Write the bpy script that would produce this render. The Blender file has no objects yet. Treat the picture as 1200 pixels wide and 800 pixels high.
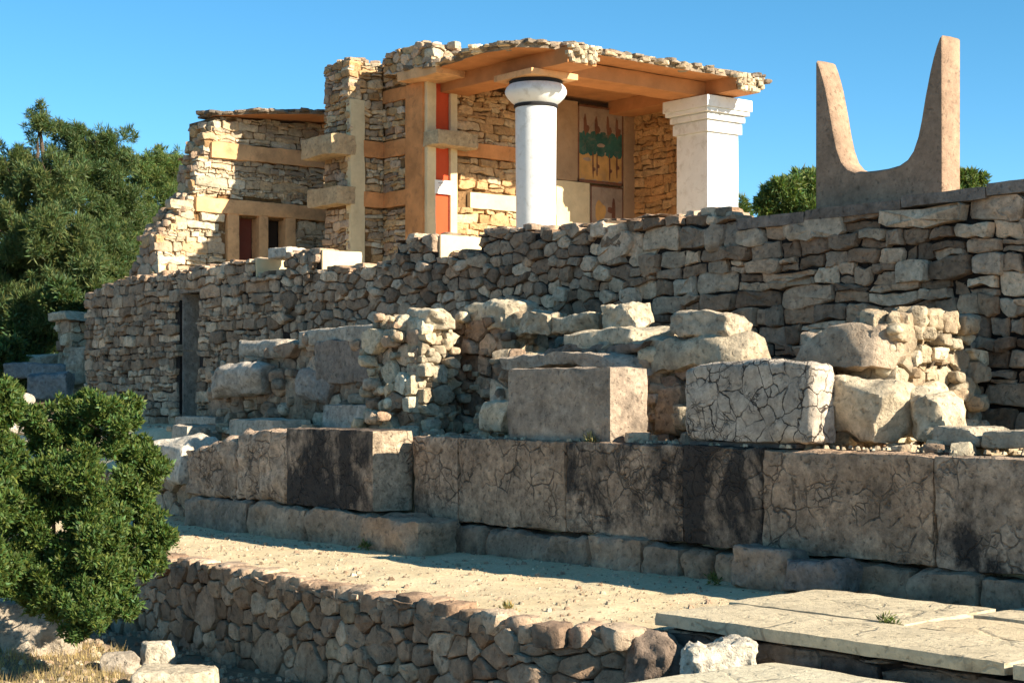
import bpy, bmesh, math, random
import numpy as np
from mathutils import Vector, noise
R = math.radians
scene = bpy.context.scene
COL = scene.collection
# ------------------------------------------------------------------ camera, sky, sun, exposure
EYE, FPX, HOR = 1.8, 2000.0, 466.0          # eye height (m), focal length and horizon in the 1200 px photograph
TH = math.atan2(.783, .622)
S_, C_ = math.sin(TH), math.cos(TH)
cam_d = bpy.data.cameras.new('camera'); cam = bpy.data.objects.new('camera', cam_d); COL.objects.link(cam)
cam.location = (0, 0, EYE); cam.rotation_euler = (R(90), 0, TH)
cam_d.sensor_width = 36; cam_d.lens = 60; cam_d.shift_y = (HOR - 400) / 1200
cam_d.clip_start = .1; cam_d.clip_end = 3000
scene.camera = cam
SUN = Vector((.80, .265, .43)).normalized()
elev = math.asin(SUN.z); azim = math.atan2(SUN.x, SUN.y)
world = bpy.data.worlds.new('World'); scene.world = world; world.use_nodes = True
wn = world.node_tree.nodes; wl = world.node_tree.links
bg = wn['Background']; sky = wn.new('ShaderNodeTexSky'); sky.sky_type = 'NISHITA'; sky.sun_disc = False
sky.sun_elevation = elev; sky.sun_rotation = azim; sky.air_density = .62; sky.dust_density = 0.; sky.ozone_density = 2.6
hs = wn.new('ShaderNodeHueSaturation'); hs.inputs['Saturation'].default_value = 1.22; hs.inputs['Hue'].default_value = .482
wl.new(sky.outputs[0], hs.inputs['Color']); wl.new(hs.outputs[0], bg.inputs[0]); bg.inputs[1].default_value = .082
sun_d = bpy.data.lights.new('sun', 'SUN'); sun = bpy.data.objects.new('sun', sun_d); COL.objects.link(sun)
sun_d.energy = 5.0; sun_d.angle = R(.5); sun_d.color = (1, .91, .75)
sun.rotation_euler = (-SUN).to_track_quat('-Z', 'Y').to_euler()
scene.view_settings.view_transform = 'Standard'; scene.view_settings.look = 'None'
scene.view_settings.exposure = 1.32; scene.view_settings.gamma = 1
# ------------------------------------------------------------------ surveying: from the photograph to metres
def kk(px): return (px - 600) / FPX
def xY(px, Y): k = kk(px); return Y * (C_ * k - S_) / (C_ + S_ * k)
def yX(px, X): k = kk(px); return X * (C_ + S_ * k) / (C_ * k - S_)
def dep(X, Y): return -S_ * X + C_ * Y
def zz(py, X, Y): return EYE + (HOR - py) * dep(X, Y) / FPX
def at(px, py, d): r = kk(px) * d; return Vector((C_ * r - S_ * d, S_ * r + C_ * d, EYE + (HOR - py) * d / FPX))
def lerp(a, b, t): return a + (b - a) * t
def prof(pts):
    pts = sorted(pts)
    xs = [p[0] for p in pts]; zs = [p[1] for p in pts]
    return lambda x: float(np.interp(x, xs, zs))
def profY(Y, pts): return [(xY(px, Y), zz(py, xY(px, Y), Y)) for px, py in pts]      # outline on a plane Y = const
def profX(X, pts): return [(yX(px, X), zz(py, X, yX(px, X))) for px, py in pts]
# ------------------------------------------------------------------ materials
def nodes(name):
    m = bpy.data.materials.new(name); m.use_nodes = True
    nt = m.node_tree; b = nt.nodes['Principled BSDF']; b.inputs['Roughness'].default_value = .9
    b.inputs['Specular IOR Level'].default_value = .25
    return m, nt, b
def N(nt, t, **kw):
    n = nt.nodes.new(t)
    for k, v in kw.items():
        if k in n.inputs: n.inputs[k].default_value = v
        else: setattr(n, k, v)
    return n
def L(nt, a, b): nt.links.new(a, b)
def ramp(nt, src, stops):
    r = nt.nodes.new('ShaderNodeValToRGB'); e = r.color_ramp.elements
    while len(e) < len(stops): e.new(.5)
    for i, (p, c) in enumerate(stops):
        e[i].position = p; e[i].color = c if len(c) == 4 else (*c, 1)
    L(nt, src, r.inputs[0]); return r.outputs[0]
def mixc(nt, fac, a, b, mode='MIX'):
    n = nt.nodes.new('ShaderNodeMix'); n.data_type = 'RGBA'; n.blend_type = mode
    for i, v in ((0, fac), (6, a), (7, b)):
        if hasattr(v, 'links') or hasattr(v, 'is_linked'): L(nt, v, n.inputs[i])
        else: n.inputs[i].default_value = v if i == 0 else (*v, 1)
    return n.outputs[2]
def mth(nt, op, a, b):
    n = nt.nodes.new('ShaderNodeMath'); n.operation = op
    for i, v in ((0, a), (1, b)):
        if hasattr(v, 'is_linked'): L(nt, v, n.inputs[i])
        else: n.inputs[i].default_value = v
    return n.outputs[0]
def gray(v): return (v, v, v)
def noise_tex(nt, vec, scale, detail=6, rough=.6, dist=0):
    n = N(nt, 'ShaderNodeTexNoise', Scale=scale, Detail=detail, Roughness=rough, Distortion=dist)
    L(nt, vec, n.inputs['Vector']); return n.outputs['Fac']
def stone_mat(name, stain=.5, cracks=0., bump=.5, fine=30, crackscale=3.2, col=None, lich=.35, mott=1.):
    """weathered limestone: per-stone colour from the mesh, blotches, lichen, cracks, pitted relief"""
    m, nt, b = nodes(name)
    g = N(nt, 'ShaderNodeNewGeometry'); P = g.outputs['Position']
    at_ = N(nt, 'ShaderNodeAttribute', attribute_name='Col')
    base = at_.outputs['Color']; sa = at_.outputs['Alpha']
    if col: base = mixc(nt, 1., col, col)
    n1 = noise_tex(nt, P, 2.3, 8, .65); n2 = noise_tex(nt, P, 11, 6, .7); n3 = noise_tex(nt, P, fine, 8, .75)
    c = mixc(nt, 1., base, ramp(nt, n1, [(.28, gray(1 - .42 * mott)), (.72, gray(1 + .35 * mott))]), 'MULTIPLY')
    c = mixc(nt, 1., c, ramp(nt, n2, [(.3, (1 - .4 * mott, 1 - .42 * mott, 1 - .44 * mott)), (.7, (1 + .25 * mott, 1 + .22 * mott, 1 + .18 * mott))]), 'MULTIPLY')
    # dark lichen / soot blotches with their own outline
    mp = N(nt, 'ShaderNodeMapping'); mp.inputs['Scale'].default_value = (1.1, 1.1, .7); L(nt, P, mp.inputs['Vector'])
    ns = noise_tex(nt, mp.outputs[0], 1.7, 9, .68, .3)
    th = mth(nt, 'SUBTRACT', ns, mth(nt, 'MULTIPLY', mth(nt, 'SUBTRACT', 1., sa), .42))
    sm = ramp(nt, th, [(.43, gray(0)), (.57, gray(1))])
    c = mixc(nt, mth(nt, 'MULTIPLY', sm, stain), c, (.028, .024, .022))
    if lich:
        nl = noise_tex(nt, P, 26, 5, .6); nl2 = noise_tex(nt, P, 3.1, 4, .6)
        lm = mth(nt, 'MULTIPLY', ramp(nt, nl, [(.56, gray(0)), (.64, gray(1))]), ramp(nt, nl2, [(.45, gray(0)), (.6, gray(1))]))
        c = mixc(nt, mth(nt, 'MULTIPLY', lm, lich), c, (.055, .05, .045))
    pit = ramp(nt, noise_tex(nt, P, 17, 4, .55), [(.30, gray(0)), (.42, gray(1))])
    c = mixc(nt, 1., c, ramp(nt, pit, [(0., gray(.62)), (1., gray(1.))]), 'MULTIPLY')
    h = mth(nt, 'ADD', mth(nt, 'MULTIPLY', n2, .9), mth(nt, 'ADD', mth(nt, 'MULTIPLY', n3, .45), mth(nt, 'MULTIPLY', pit, .35)))
    if cracks:
        nd = N(nt, 'ShaderNodeTexNoise', Scale=4.0, Detail=4.0); L(nt, P, nd.inputs['Vector'])
        wv = N(nt, 'ShaderNodeVectorMath', operation='MULTIPLY_ADD'); L(nt, nd.outputs['Color'], wv.inputs[0])
        wv.inputs[1].default_value = (.20, .20, .20); L(nt, P, wv.inputs[2])
        vo = N(nt, 'ShaderNodeTexVoronoi', feature='DISTANCE_TO_EDGE', Scale=crackscale); L(nt, wv.outputs[0], vo.inputs['Vector'])
        area = ramp(nt, noise_tex(nt, P, 1.5, 5, .6), [(.46, gray(0)), (.54, gray(1))] if cracks < 1 else [(.3, gray(0)), (.42, gray(1))])
        cr = ramp(nt, vo.outputs['Distance'], [(.0, gray(1)), (.012, gray(1)), (.034, gray(0))])
        v2 = N(nt, 'ShaderNodeTexVoronoi', feature='DISTANCE_TO_EDGE', Scale=crackscale * 2.6); L(nt, wv.outputs[0], v2.inputs['Vector'])
        c2 = mth(nt, 'MULTIPLY', ramp(nt, v2.outputs['Distance'], [(.0, gray(.9)), (.02, gray(.9)), (.06, gray(0))]), ramp(nt, noise_tex(nt, P, 2.6, 3, .5), [(.52, gray(0)), (.6, gray(1))]))
        cr = mth(nt, 'MULTIPLY', mth(nt, 'MAXIMUM', cr, c2), ramp(nt, noise_tex(nt, P, 7, 3, .5), [(.34, gray(.35)), (.5, gray(1))]))
        cr = mth(nt, 'MULTIPLY', mth(nt, 'MULTIPLY', cr, area), cracks)
        c = mixc(nt, cr, c, (.04, .031, .025)); h = mth(nt, 'SUBTRACT', h, mth(nt, 'MULTIPLY', cr, 1.6))
    bp = N(nt, 'ShaderNodeBump', Strength=min(1, bump * 1.5), Distance=.045); L(nt, h, bp.inputs['Height'])
    L(nt, c, b.inputs['Base Color']); L(nt, bp.outputs[0], b.inputs['Normal'])
    return m
def plaster_mat(name, col, var=.25, bump=.25, dirt=.3, dcol=(.16, .09, .05)):
    m, nt, b = nodes(name)
    P = N(nt, 'ShaderNodeNewGeometry').outputs['Position']
    n1 = noise_tex(nt, P, 1.9, 7, .62); n2 = noise_tex(nt, P, 22, 6, .7)
    c = mixc(nt, 1., col, ramp(nt, n1, [(.3, gray(1 - var)), (.7, gray(1 + var))]), 'MULTIPLY')
    d = ramp(nt, noise_tex(nt, P, 5, 8, .7, .5), [(.52, gray(0)), (.68, gray(1))])
    c = mixc(nt, mth(nt, 'MULTIPLY', d, dirt), c, dcol)
    bp = N(nt, 'ShaderNodeBump', Strength=bump, Distance=.02); L(nt, mth(nt, 'ADD', n2, n1), bp.inputs['Height'])
    L(nt, c, b.inputs['Base Color']); L(nt, bp.outputs[0], b.inputs['Normal']); return m
def ground_mat(name, c1, c2, scale=3, bump=.5, pebble=True):
    m, nt, b = nodes(name)
    P = N(nt, 'ShaderNodeNewGeometry').outputs['Position']
    n1 = noise_tex(nt, P, scale * .35, 8, .65); n2 = noise_tex(nt, P, scale * 14, 6, .75)
    c = mixc(nt, ramp(nt, n1, [(.35, gray(0)), (.65, gray(1))]), c1, c2)
    c = mixc(nt, 1., c, ramp(nt, n2, [(.3, gray(.7)), (.65, gray(1.15))]), 'MULTIPLY')
    st = ramp(nt, noise_tex(nt, P, scale * 1.3, 7, .7, .6), [(.42, gray(0)), (.62, gray(1))])
    c = mixc(nt, mth(nt, 'MULTIPLY', st, .28), c, (c1[0] * .62, c1[1] * .58, c1[2] * .52))
    h = mth(nt, 'ADD', n2, mth(nt, 'MULTIPLY', noise_tex(nt, P, 5, 5, .6), 1.6))
    if pebble:
        vo = N(nt, 'ShaderNodeTexVoronoi', Scale=24.); L(nt, P, vo.inputs['Vector'])
        pm = ramp(nt, vo.outputs['Distance'], [(.12, gray(1)), (.3, gray(0))])
        pick = ramp(nt, noise_tex(nt, P, 30, 2, .5), [(.58, gray(0)), (.62, gray(1))])
        pm = mth(nt, 'MULTIPLY', pm, pick)
        c = mixc(nt, mth(nt, 'MULTIPLY', pm, .6), c, (.24, .19, .13)); h = mth(nt, 'ADD', h, mth(nt, 'MULTIPLY', pm, .8))
    bp = N(nt, 'ShaderNodeBump', Strength=bump, Distance=.03); L(nt, h, bp.inputs['Height'])
    L(nt, c, b.inputs['Base Color']); L(nt, bp.outputs[0], b.inputs['Normal']); return m
def leaf_mat(name):
    m, nt, b = nodes(name)
    a = N(nt, 'ShaderNodeAttribute', attribute_name='Col')
    L(nt, a.outputs['Color'], b.inputs['Base Color']); b.inputs['Roughness'].default_value = .55
    tr = N(nt, 'ShaderNodeBsdfTranslucent'); L(nt, mixc(nt, 1., a.outputs['Color'], (1.3, 1.5, .6), 'MULTIPLY'), tr.inputs[0])
    mx = N(nt, 'ShaderNodeMixShader', Fac=.28); L(nt, b.outputs[0], mx.inputs[1]); L(nt, tr.outputs[0], mx.inputs[2])
    L(nt, mx.outputs[0], nt.nodes['Material Output'].inputs[0]); return m
M = dict(
    rubble=stone_mat('rubble_stone', .55, 0, .55, 30),
    pale=stone_mat('pale_stone', .35, 0, .6, 24, lich=.25),
    ortho=stone_mat('orthostat_stone', .93, .62, .8, 34, 3.6, mott=1.25),
    cracked=stone_mat('cracked_stone', .5, 1., .4, 40, 4.6, lich=.2),
    slab=stone_mat('paving_stone', .25, .4, .3, 45, 1.3, lich=.2, mott=.5),
    ochre_stone=stone_mat('ochre_stone', .22, 0, .5, 30, lich=.12, mott=.7),
    mortar=stone_mat('dark_joint', .4, 0, .6, 30, col=(.030, .022, .018)),
    ochre_mortar=stone_mat('ochre_joint', .2, 0, .5, 30, col=(.20, .115, .05), lich=.1),
    pale_mortar=stone_mat('pale_joint', .25, 0, .7, 30, col=(.10, .075, .05)),
    horn=stone_mat('horn_limestone', .45, 0, .3, 45, col=(.34, .225, .15), lich=.3, mott=.7),
    plaster=plaster_mat('ochre_plaster', (.64, .36, .17), .3, .35, .4),
    shade_plaster=plaster_mat('shaded_ochre_plaster', (.56, .245, .09), .3, .35, .45),  # redder copy of the plaster for shaded faces, shade put into the colour
    cream=plaster_mat('lit_cream_plaster', (.66, .52, .31), .15, .25, .2, (.3, .2, .1)),  # paler copy of the plaster for sunward faces, sunlight put into the colour
    brown=plaster_mat('brown_plaster', (.36, .23, .13), .2, .2, .25),
    soffit=plaster_mat('orange_soffit', (.43, .185, .07), .2, .12, .25, (.3, .13, .05)),
    white=plaster_mat('white_paint', (.68, .67, .645), .09, .14, .5, (.40, .36, .30)),
    black=plaster_mat('black_paint', (.02, .018, .018), .1, .1, 0),
    red=plaster_mat('red_paint', (.55, .075, .025), .1, .1, .1),
    maroon=plaster_mat('maroon_paint', (.13, .035, .022), .15, .1, .1),
    dark=plaster_mat('shade_black', (.03, .02, .015), .1, .1, 0),  # near-black colour stands in for the unlit inside
    sign=plaster_mat('white_card', (.8, .74, .68), .02, 0, 0), ink=plaster_mat('grey_ink', (.35, .25, .22), 0, 0, 0),
    f_green=plaster_mat('green_pigment', (.035, .105, .08), .5, .1, .5, (.2, .15, .1)), f_ochre=plaster_mat('ochre_pigment', (.50, .27, .085), .35, .1, .5, (.28, .19, .11)),
    f_red=plaster_mat('red_brown_pigment', (.17, .07, .04), .4, .1, .5, (.28, .2, .13)), f_buff=plaster_mat('buff_pigment', (.33, .24, .17), .3, .1, .4),
    path=ground_mat('packed_gravel', (.61, .475, .285), (.70, .565, .36)),
    earth=ground_mat('dry_earth', (.20, .145, .09), (.32, .24, .15), 2, .8),
    leaf=leaf_mat('leaf'), bark=stone_mat('bark', .3, 0, .9, 30, col=(.12, .085, .06)),
    straw=leaf_mat('dry_grass'),
)
# ------------------------------------------------------------------ mesh building
def tag(o, label=None, cat=None, group=None, kind=None):
    if label: o['label'] = label
    if cat: o['category'] = cat
    if group: o['group'] = group
    if kind: o['kind'] = kind
    return o
def thing(name, label, cat, loc, group=None):
    o = bpy.data.objects.new(name, None); COL.objects.link(o); o.location = loc; o.empty_display_size = .2
    return tag(o, label, cat, group)
class MB:
    """collects shapes in world metres and links them as ONE mesh object"""
    def __init__(s): s.v = []; s.f = []; s.c = []; s.m = []
    def add(s, vs, fs, col=(.4, .35, .3, .5), mi=0):
        n = len(s.v); s.v.extend([tuple(p) for p in vs]); s.f.extend([tuple(i + n for i in f) for f in fs])
        s.c.extend([col] * len(fs)); s.m.extend([mi] * len(fs)); return s
    def box(s, x0, x1, y0, y1, z0, z1, col=(.4, .35, .3, .5), mi=0):
        vs = [(x, y, z) for z in (z0, z1) for y in (y0, y1) for x in (x0, x1)]
        return s.add(vs, [(0, 2, 3, 1), (4, 5, 7, 6), (0, 1, 5, 4), (2, 6, 7, 3), (0, 4, 6, 2), (1, 3, 7, 5)], col, mi)
    def build(s, name, mats, parent=None, smooth=True, ang=42, loc=None):
        base = Vector((0, 0, 0))
        if parent is not None:
            q = parent
            while q is not None: base += q.location; q = q.parent
        vs = np.array(s.v, dtype=float)
        if loc is None and parent is None:
            loc = Vector(((vs[:, 0].min() + vs[:, 0].max()) / 2, (vs[:, 1].min() + vs[:, 1].max()) / 2, vs[:, 2].min()))
        lo = Vector(loc) if loc is not None else Vector((0, 0, 0))
        vs = vs - np.array(base + lo)
        me = bpy.data.meshes.new(name); me.from_pydata(vs.tolist(), [], s.f)
        for m in (mats if isinstance(mats, (list, tuple)) else [mats]): me.materials.append(M[m])
        me.polygons.foreach_set('material_index', np.array(s.m, dtype=np.int32))
        a = me.attributes.new('Col', 'FLOAT_COLOR', 'FACE'); a.data.foreach_set('color', np.array(s.c, dtype=np.float32).ravel())
        if smooth:
            me.polygons.foreach_set('use_smooth', [True] * len(s.f)); me.update(); me.set_sharp_from_angle(angle=R(ang))
        me.update(); me.validate()
        o = bpy.data.objects.new(name, me); COL.objects.link(o); o.location = lo
        if parent is not None: o.parent = parent
        return o
def jit(rnd, c, amt=.18, alpha=None, hue=.05):
    k = 1 + rnd.uniform(-amt, amt); h = rnd.uniform(-hue, hue)
    return (c[0] * k * (1 + h), c[1] * k, c[2] * k * (1 - h), rnd.uniform(.2, .7) if alpha is None else alpha)
def fbm(p, s, o=4): return noise.fractal(Vector(p) * s, .9, 2., o)
def worn(mb, c, size, seed, r=.03, amp=.012, res=.09, rot=0, tilt=(0, 0), col=(.4, .35, .3, .5), mi=0, deform=None, low=0., cuts=0, freq=None):
    """a block with worn rounded edges: c = centre of its base"""
    rnd = random.Random(seed); sx, sy, sz = size; off = Vector((seed * 3.17 % 97, seed * 1.31 % 89, seed * 7.7 % 83))
    idx = {}; vs = []; fs = []
    n = [max(2, min(26, int(round(q / res)))) for q in size]
    h = Vector((sx / 2, sy / 2, sz / 2))
    planes = []
    for _ in range(cuts):
        d = Vector((rnd.gauss(0, 1), rnd.gauss(0, 1), rnd.gauss(0, .7))).normalized()
        planes.append((d, (abs(d.x) * h.x + abs(d.y) * h.y + abs(d.z) * h.z) * rnd.uniform(.62, .85)))
    ca, sa = math.cos(rot), math.sin(rot)
    def vert(i, j, k):
        key = (i, j, k)
        if key in idx: return idx[key]
        p = Vector(((i / n[0] * 2 - 1) * h.x, (j / n[1] * 2 - 1) * h.y, (k / n[2] * 2 - 1) * h.z))
        rr = min(r * (1 + .9 * noise.noise(p * 2.2 + off)), .49 * min(size))
        rr = max(rr, .003)
        q = Vector([max(-(h[a] - rr), min(h[a] - rr, p[a])) for a in range(3)])
        d = p - q
        if d.length > 1e-6: d.normalize(); p = q + d * rr
        for pd, pl in planes:
            e = p.dot(pd) - pl
            if e > 0: p = p - pd * e
        nn = d if d.length > 1e-6 else p.normalized()
        f = freq or 5.
        p = p + nn * (amp * noise.fractal(p * f + off, .8, 2.1, 4)) + (noise.noise_vector(p * 1.3 + off) * low if low else Vector())
        p.z += h.z
        if deform: p = deform(p)
        p = Vector((p.x, p.y, p.z + p.x * tilt[0] + p.y * tilt[1]))
        p = Vector((p.x * ca - p.y * sa, p.x * sa + p.y * ca, p.z)) + Vector(c)
        idx[key] = len(vs); vs.append(p); return idx[key]
    X, Y, Z = n
    for k, fl in ((0, 1), (Z, 0)):
        for i in range(X):
            for j in range(Y):
                q = [vert(i, j, k), vert(i + 1, j, k), vert(i + 1, j + 1, k), vert(i, j + 1, k)]; fs.append(q[::-1] if fl else q)
    for j, fl in ((0, 0), (Y, 1)):
        for i in range(X):
            for k in range(Z):
                q = [vert(i, j, k), vert(i + 1, j, k), vert(i + 1, j, k + 1), vert(i, j, k + 1)]; fs.append(q[::-1] if fl else q)
    for i, fl in ((0, 1), (X, 0)):
        for j in range(Y):
            for k in range(Z):
                q = [vert(i, j, k), vert(i, j + 1, k), vert(i, j + 1, k + 1), vert(i, j, k + 1)]; fs.append(q[::-1] if fl else q)
    return mb.add(vs, fs, col, mi)
def rock(mb, c, size, seed, rot=None, col=(.4, .35, .3, .4), mi=0, res=None, tilt=(0, 0), rough=.10, cuts=6, rnd_=.2):
    ms = min(size); off = Vector((seed * 1.7 % 71, seed * 2.9 % 67, seed % 59)); f = 1.6 / max(.16, ms)
    def chip(p):
        q = p * f + off
        a = noise.ridged_multi_fractal(q, .9, 2.1, 3, .9, 2.) - 1.
        return p + Vector((p.x, p.y, p.z - size[2] / 2)).normalized() * (a * ms * rough * .32) + noise.noise_vector(q * 2.3) * ms * rough * .35
    return worn(mb, c, size, seed, r=ms * rnd_, amp=ms * rough * .5, res=res or max(.025, ms / 13), rot=seed * 1.7 if rot is None else rot,
                tilt=tilt, col=col, mi=mi, low=ms * rough * 1.9, cuts=cuts + 2, freq=2.6 / max(.2, ms), deform=chip)
# ---- masonry: stones as real relief on a wall face
def clip(poly, a, b, c):                     # keep a*u + b*z <= c
    out = []
    for i in range(len(poly)):
        p, q = poly[i], poly[(i + 1) % len(poly)]
        dp = a * p[0] + b * p[1] - c; dq = a * q[0] + b * q[1] - c
        if dp <= 0: out.append(p)
        if (dp < 0 < dq) or (dq < 0 < dp):
            t = dp / (dp - dq); out.append((p[0] + (q[0] - p[0]) * t, p[1] + (q[1] - p[1]) * t))
    return out
def rubble_cells(u0, u1, z0, z1, size, asp, rnd, var=.5, sf=None):
    """irregular stones: power diagram of darts thrown with varying radii"""
    pts = []; cell = size * 1.6; grid = {}
    area = (u1 - u0) / asp * (z1 - z0)
    big = [size * rnd.uniform(1.25, 1.25 + 1.3 * var) for _ in range(int(area / (size * size) * .06))]
    sizes = sorted(big + [size * rnd.uniform(1 - .62 * var, 1.12) for _ in range(int(area / (size * size) * 9))], reverse=True)
    for r in sizes:
        u = rnd.uniform(u0, u1) / asp; z = rnd.uniform(z0, z1)
        if sf: r *= sf(u * asp)
        if rnd.random() < .65: z = (int(z / size / .93) + .5 + rnd.uniform(-.10, .10)) * size * .93
        g = (int(u // cell), int(z // cell)); ok = True
        for i in range(-2, 3):
            for j in range(-2, 3):
                for (a, b, q) in grid.get((g[0] + i, g[1] + j), ()):
                    if (a - u) ** 2 + (b - z) ** 2 < ((r + q) * .5) ** 2 * .80: ok = False; break
                if not ok: break
            if not ok: break
        if ok: grid.setdefault(g, []).append((u, z, r)); pts.append((u, z, r))
    out = []
    for (u, z, r) in pts:
        B = max(r * 1.5, size * 1.7); poly = [(u - B, z - B), (u + B, z - B), (u + B, z + B), (u - B, z + B)]
        g = (int(u // cell), int(z // cell))
        for i in range(-3, 4):
            for j in range(-3, 4):
                for (a, b, q) in grid.get((g[0] + i, g[1] + j), ()):
                    if a == u and b == z: continue
                    d2 = (a - u) ** 2 + (b - z) ** 2
                    if d2 > (4.2 * size) ** 2: continue
                    t = .5 + (r * r - q * q) / (4 * d2) * .9
                    t = max(.2, min(.8, t)); mu, mz = u + (a - u) * t, z + (b - z) * t
                    poly = clip(poly, a - u, b - z, (a - u) * mu + (b - z) * mz)
                    if len(poly) < 3: break
        if len(poly) >= 3: out.append([(p[0] * asp, p[1]) for p in poly])
    return out
def course_cells(u0, u1, z0, z1, size, asp, rnd, var=.4):
    out = []; z = z0
    while z < z1:
        h = size * rnd.uniform(1 - var, 1 + var); u = u0 - rnd.random() * size
        sl = rnd.uniform(-.01, .01)
        while u < u1:
            w = h * asp * (rnd.uniform(.5, 1.5) if rnd.random() < .85 else rnd.uniform(1.5, 2.4)); j = h * .13
            if rnd.random() < .24:                          # two thin stones in one course
                zm = z + h * rnd.uniform(.4, .6)
                qs = [(z, zm), (zm, z + h)]
            else: qs = [(z, z + h)]
            for a, b in qs:
                out.append([(u + rnd.uniform(-j, j), a + rnd.uniform(-j, j)), (u + w / 2, a + rnd.uniform(-j, j) * 1.2), (u + w + rnd.uniform(-j, j), a + rnd.uniform(-j, j)),
                            (u + w + rnd.uniform(-j, j), b + rnd.uniform(-j, j)), (u + w / 2, b + rnd.uniform(-j, j) * 1.2), (u + rnd.uniform(-j, j), b + rnd.uniform(-j, j))])
            u += w
        z += h
    return out
WARP = .035
def stone(mb, poly, fr, rnd, gap, relief, back, col, round_=1, mi=0):
    cu = sum(p[0] for p in poly) / len(poly); cz = sum(p[1] for p in poly) / len(poly)
    rad = sum(math.hypot(p[0] - cu, p[1] - cz) for p in poly) / len(poly)
    if rad < gap * 1.3: return
    for _ in range(round_):
        q = []
        for i in range(len(poly)):
            p, n = poly[i], poly[(i + 1) % len(poly)]
            if math.hypot(p[0] - n[0], p[1] - n[1]) < rad * .18: q.append(((p[0] + n[0]) / 2, (p[1] + n[1]) / 2)); continue
            k1, k2 = rnd.uniform(.04, .2), rnd.uniform(.04, .2); q.append((p[0] * (1 - k1) + n[0] * k1, p[1] * (1 - k1) + n[1] * k1)); q.append((p[0] * k2 + n[0] * (1 - k2), p[1] * k2 + n[1] * (1 - k2)))
        poly = q
    if len(poly) < 3: return
    j = min(.008, rad * .05); sc = max(.5, 1 - gap / rad); q = []
    for i in range(len(poly)):
        p, n = poly[i], poly[(i + 1) % len(poly)]; q.append(p)
        if math.hypot(p[0] - n[0], p[1] - n[1]) > rad * .55: q.append(((p[0] + n[0]) / 2, (p[1] + n[1]) / 2))
    poly = []
    for p in q:
        w = noise.noise_vector(Vector((p[0] * 4.5, p[1] * 4.5, 3.3))) * WARP + noise.noise_vector(Vector((p[0] * 13, p[1] * 13, 1.3))) * (WARP * .35) + noise.noise_vector(Vector((p[0] * 1.1, p[1] * 1.6, 5.1))) * .05
        poly.append((cu + (p[0] - cu) * sc + w.x + rnd.uniform(-j, j), cz + (p[1] - cz) * sc + w.y + rnd.uniform(-j, j)))
    f = rnd.uniform(-.5, 1) * relief; ts = 1 / (1 + (rad / .13) ** 2); tu, tz = rnd.gauss(0, .2) * ts, rnd.gauss(-.05, .2) * ts; f = max(f, -.25 * relief) if rad > .13 else f; bv = min(.022, rad * .15)
    n = len(poly); vs = []; fs = []
    rings = ((1., -back, 0), (1.0, f - bv * 1.1, .4), (1 - bv * .45 / rad, f - bv * .3, 1), (1 - bv * 1.6 / rad, f, 1), (.5, f + rad * .02, 1))
    for s, d, w in rings:
        for p in poly:
            du, dz = (p[0] - cu) * s, (p[1] - cz) * s
            vs.append(fr(cu + du, cz + dz, d + w * (tu * du + tz * dz) + (rnd.gauss(0, rad * .035) if w else 0)))
    vs.append(fr(cu, cz, f + rad * rnd.uniform(-.04, .07)))
    for k in range(len(rings) - 1):
        for i in range(n):
            fs.append((k * n + i, k * n + (i + 1) % n, (k + 1) * n + (i + 1) % n, (k + 1) * n + i))
    for i in range(n): fs.append((4 * n + i, 4 * n + (i + 1) % n, 5 * n))
    mb.add(vs, fs, col, mi)
def faceY(Y): return lambda u, z, d: (u, Y - d, z)          # a wall face looking towards -Y, u runs along X
def faceX(X): return lambda u, z, d: (X + d, u, z)          # a wall face looking towards +X, u runs along Y
def masonry(mb, fr, u0, u1, z0, top, seed, size=.25, asp=1.4, style='rubble', gap=.014, relief=.05, back=.25, pal=((.36, .29, .23),), holes=(), alpha=None, var=.5, amt=.2, ragged=.03, mi=0, colf=None, sf=None, jumps=(), keep=None):
    rnd = random.Random(seed); tf = top if callable(top) else (lambda u: top)
    zt = max(tf(lerp(u0, u1, i / 60)) for i in range(61))
    cells = rubble_cells(u0, u1, z0, zt + .02, size, asp, rnd, var, sf) if style == 'rubble' else course_cells(u0, u1, z0, zt + .02, size, asp, rnd, var)
    for p in cells:
        p = clip(p, -1, 0, -u0); p = clip(p, 1, 0, u1) if p else p; p = clip(p, 0, -1, -z0) if p else p
        if len(p) < 3: continue
        cu = sum(q[0] for q in p) / len(p)
        if keep and not keep(cu, sum(q[1] for q in p) / len(p)): continue
        for ju, lo in jumps:
            if max(q[1] for q in p) > lo - .02 and min(q[0] for q in p) < ju < max(q[0] for q in p):
                p = clip(p, 1, 0, ju) if cu < ju else clip(p, -1, 0, -ju)
                if len(p) < 3: break
        if len(p) < 3: continue
        cu = sum(q[0] for q in p) / len(p)
        p = clip(p, 0, 1, tf(cu) + rnd.uniform(-ragged, ragged))
        if len(p) < 3: continue
        cu = sum(q[0] for q in p) / len(p); cz = sum(q[1] for q in p) / len(p); skip = False
        for (a, b, c, d) in holes:
            if a <= cu <= b and c <= cz <= d: skip = True; break
            us = [q[0] for q in p]; zs = [q[1] for q in p]
            if max(us) > a and min(us) < b and max(zs) > c and min(zs) < d:
                if cu < a: p = clip(p, 1, 0, a)
                elif cu > b: p = clip(p, -1, 0, -b)
                elif cz < c: p = clip(p, 0, 1, c)
                else: p = clip(p, 0, -1, -d)
                if len(p) < 3: skip = True; break
        if skip: continue
        col = jit(rnd, colf(cu, cz, rnd) if colf else rnd.choice(pal), amt, alpha)
        stone(mb, p, fr, rnd, gap, relief, back, col, 1, mi)
GREY = ((0.472, 0.339, 0.232), (0.405, 0.283, 0.192), (0.584, 0.440, 0.308), (0.349, 0.238, 0.157), (0.494, 0.353, 0.241))
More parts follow.
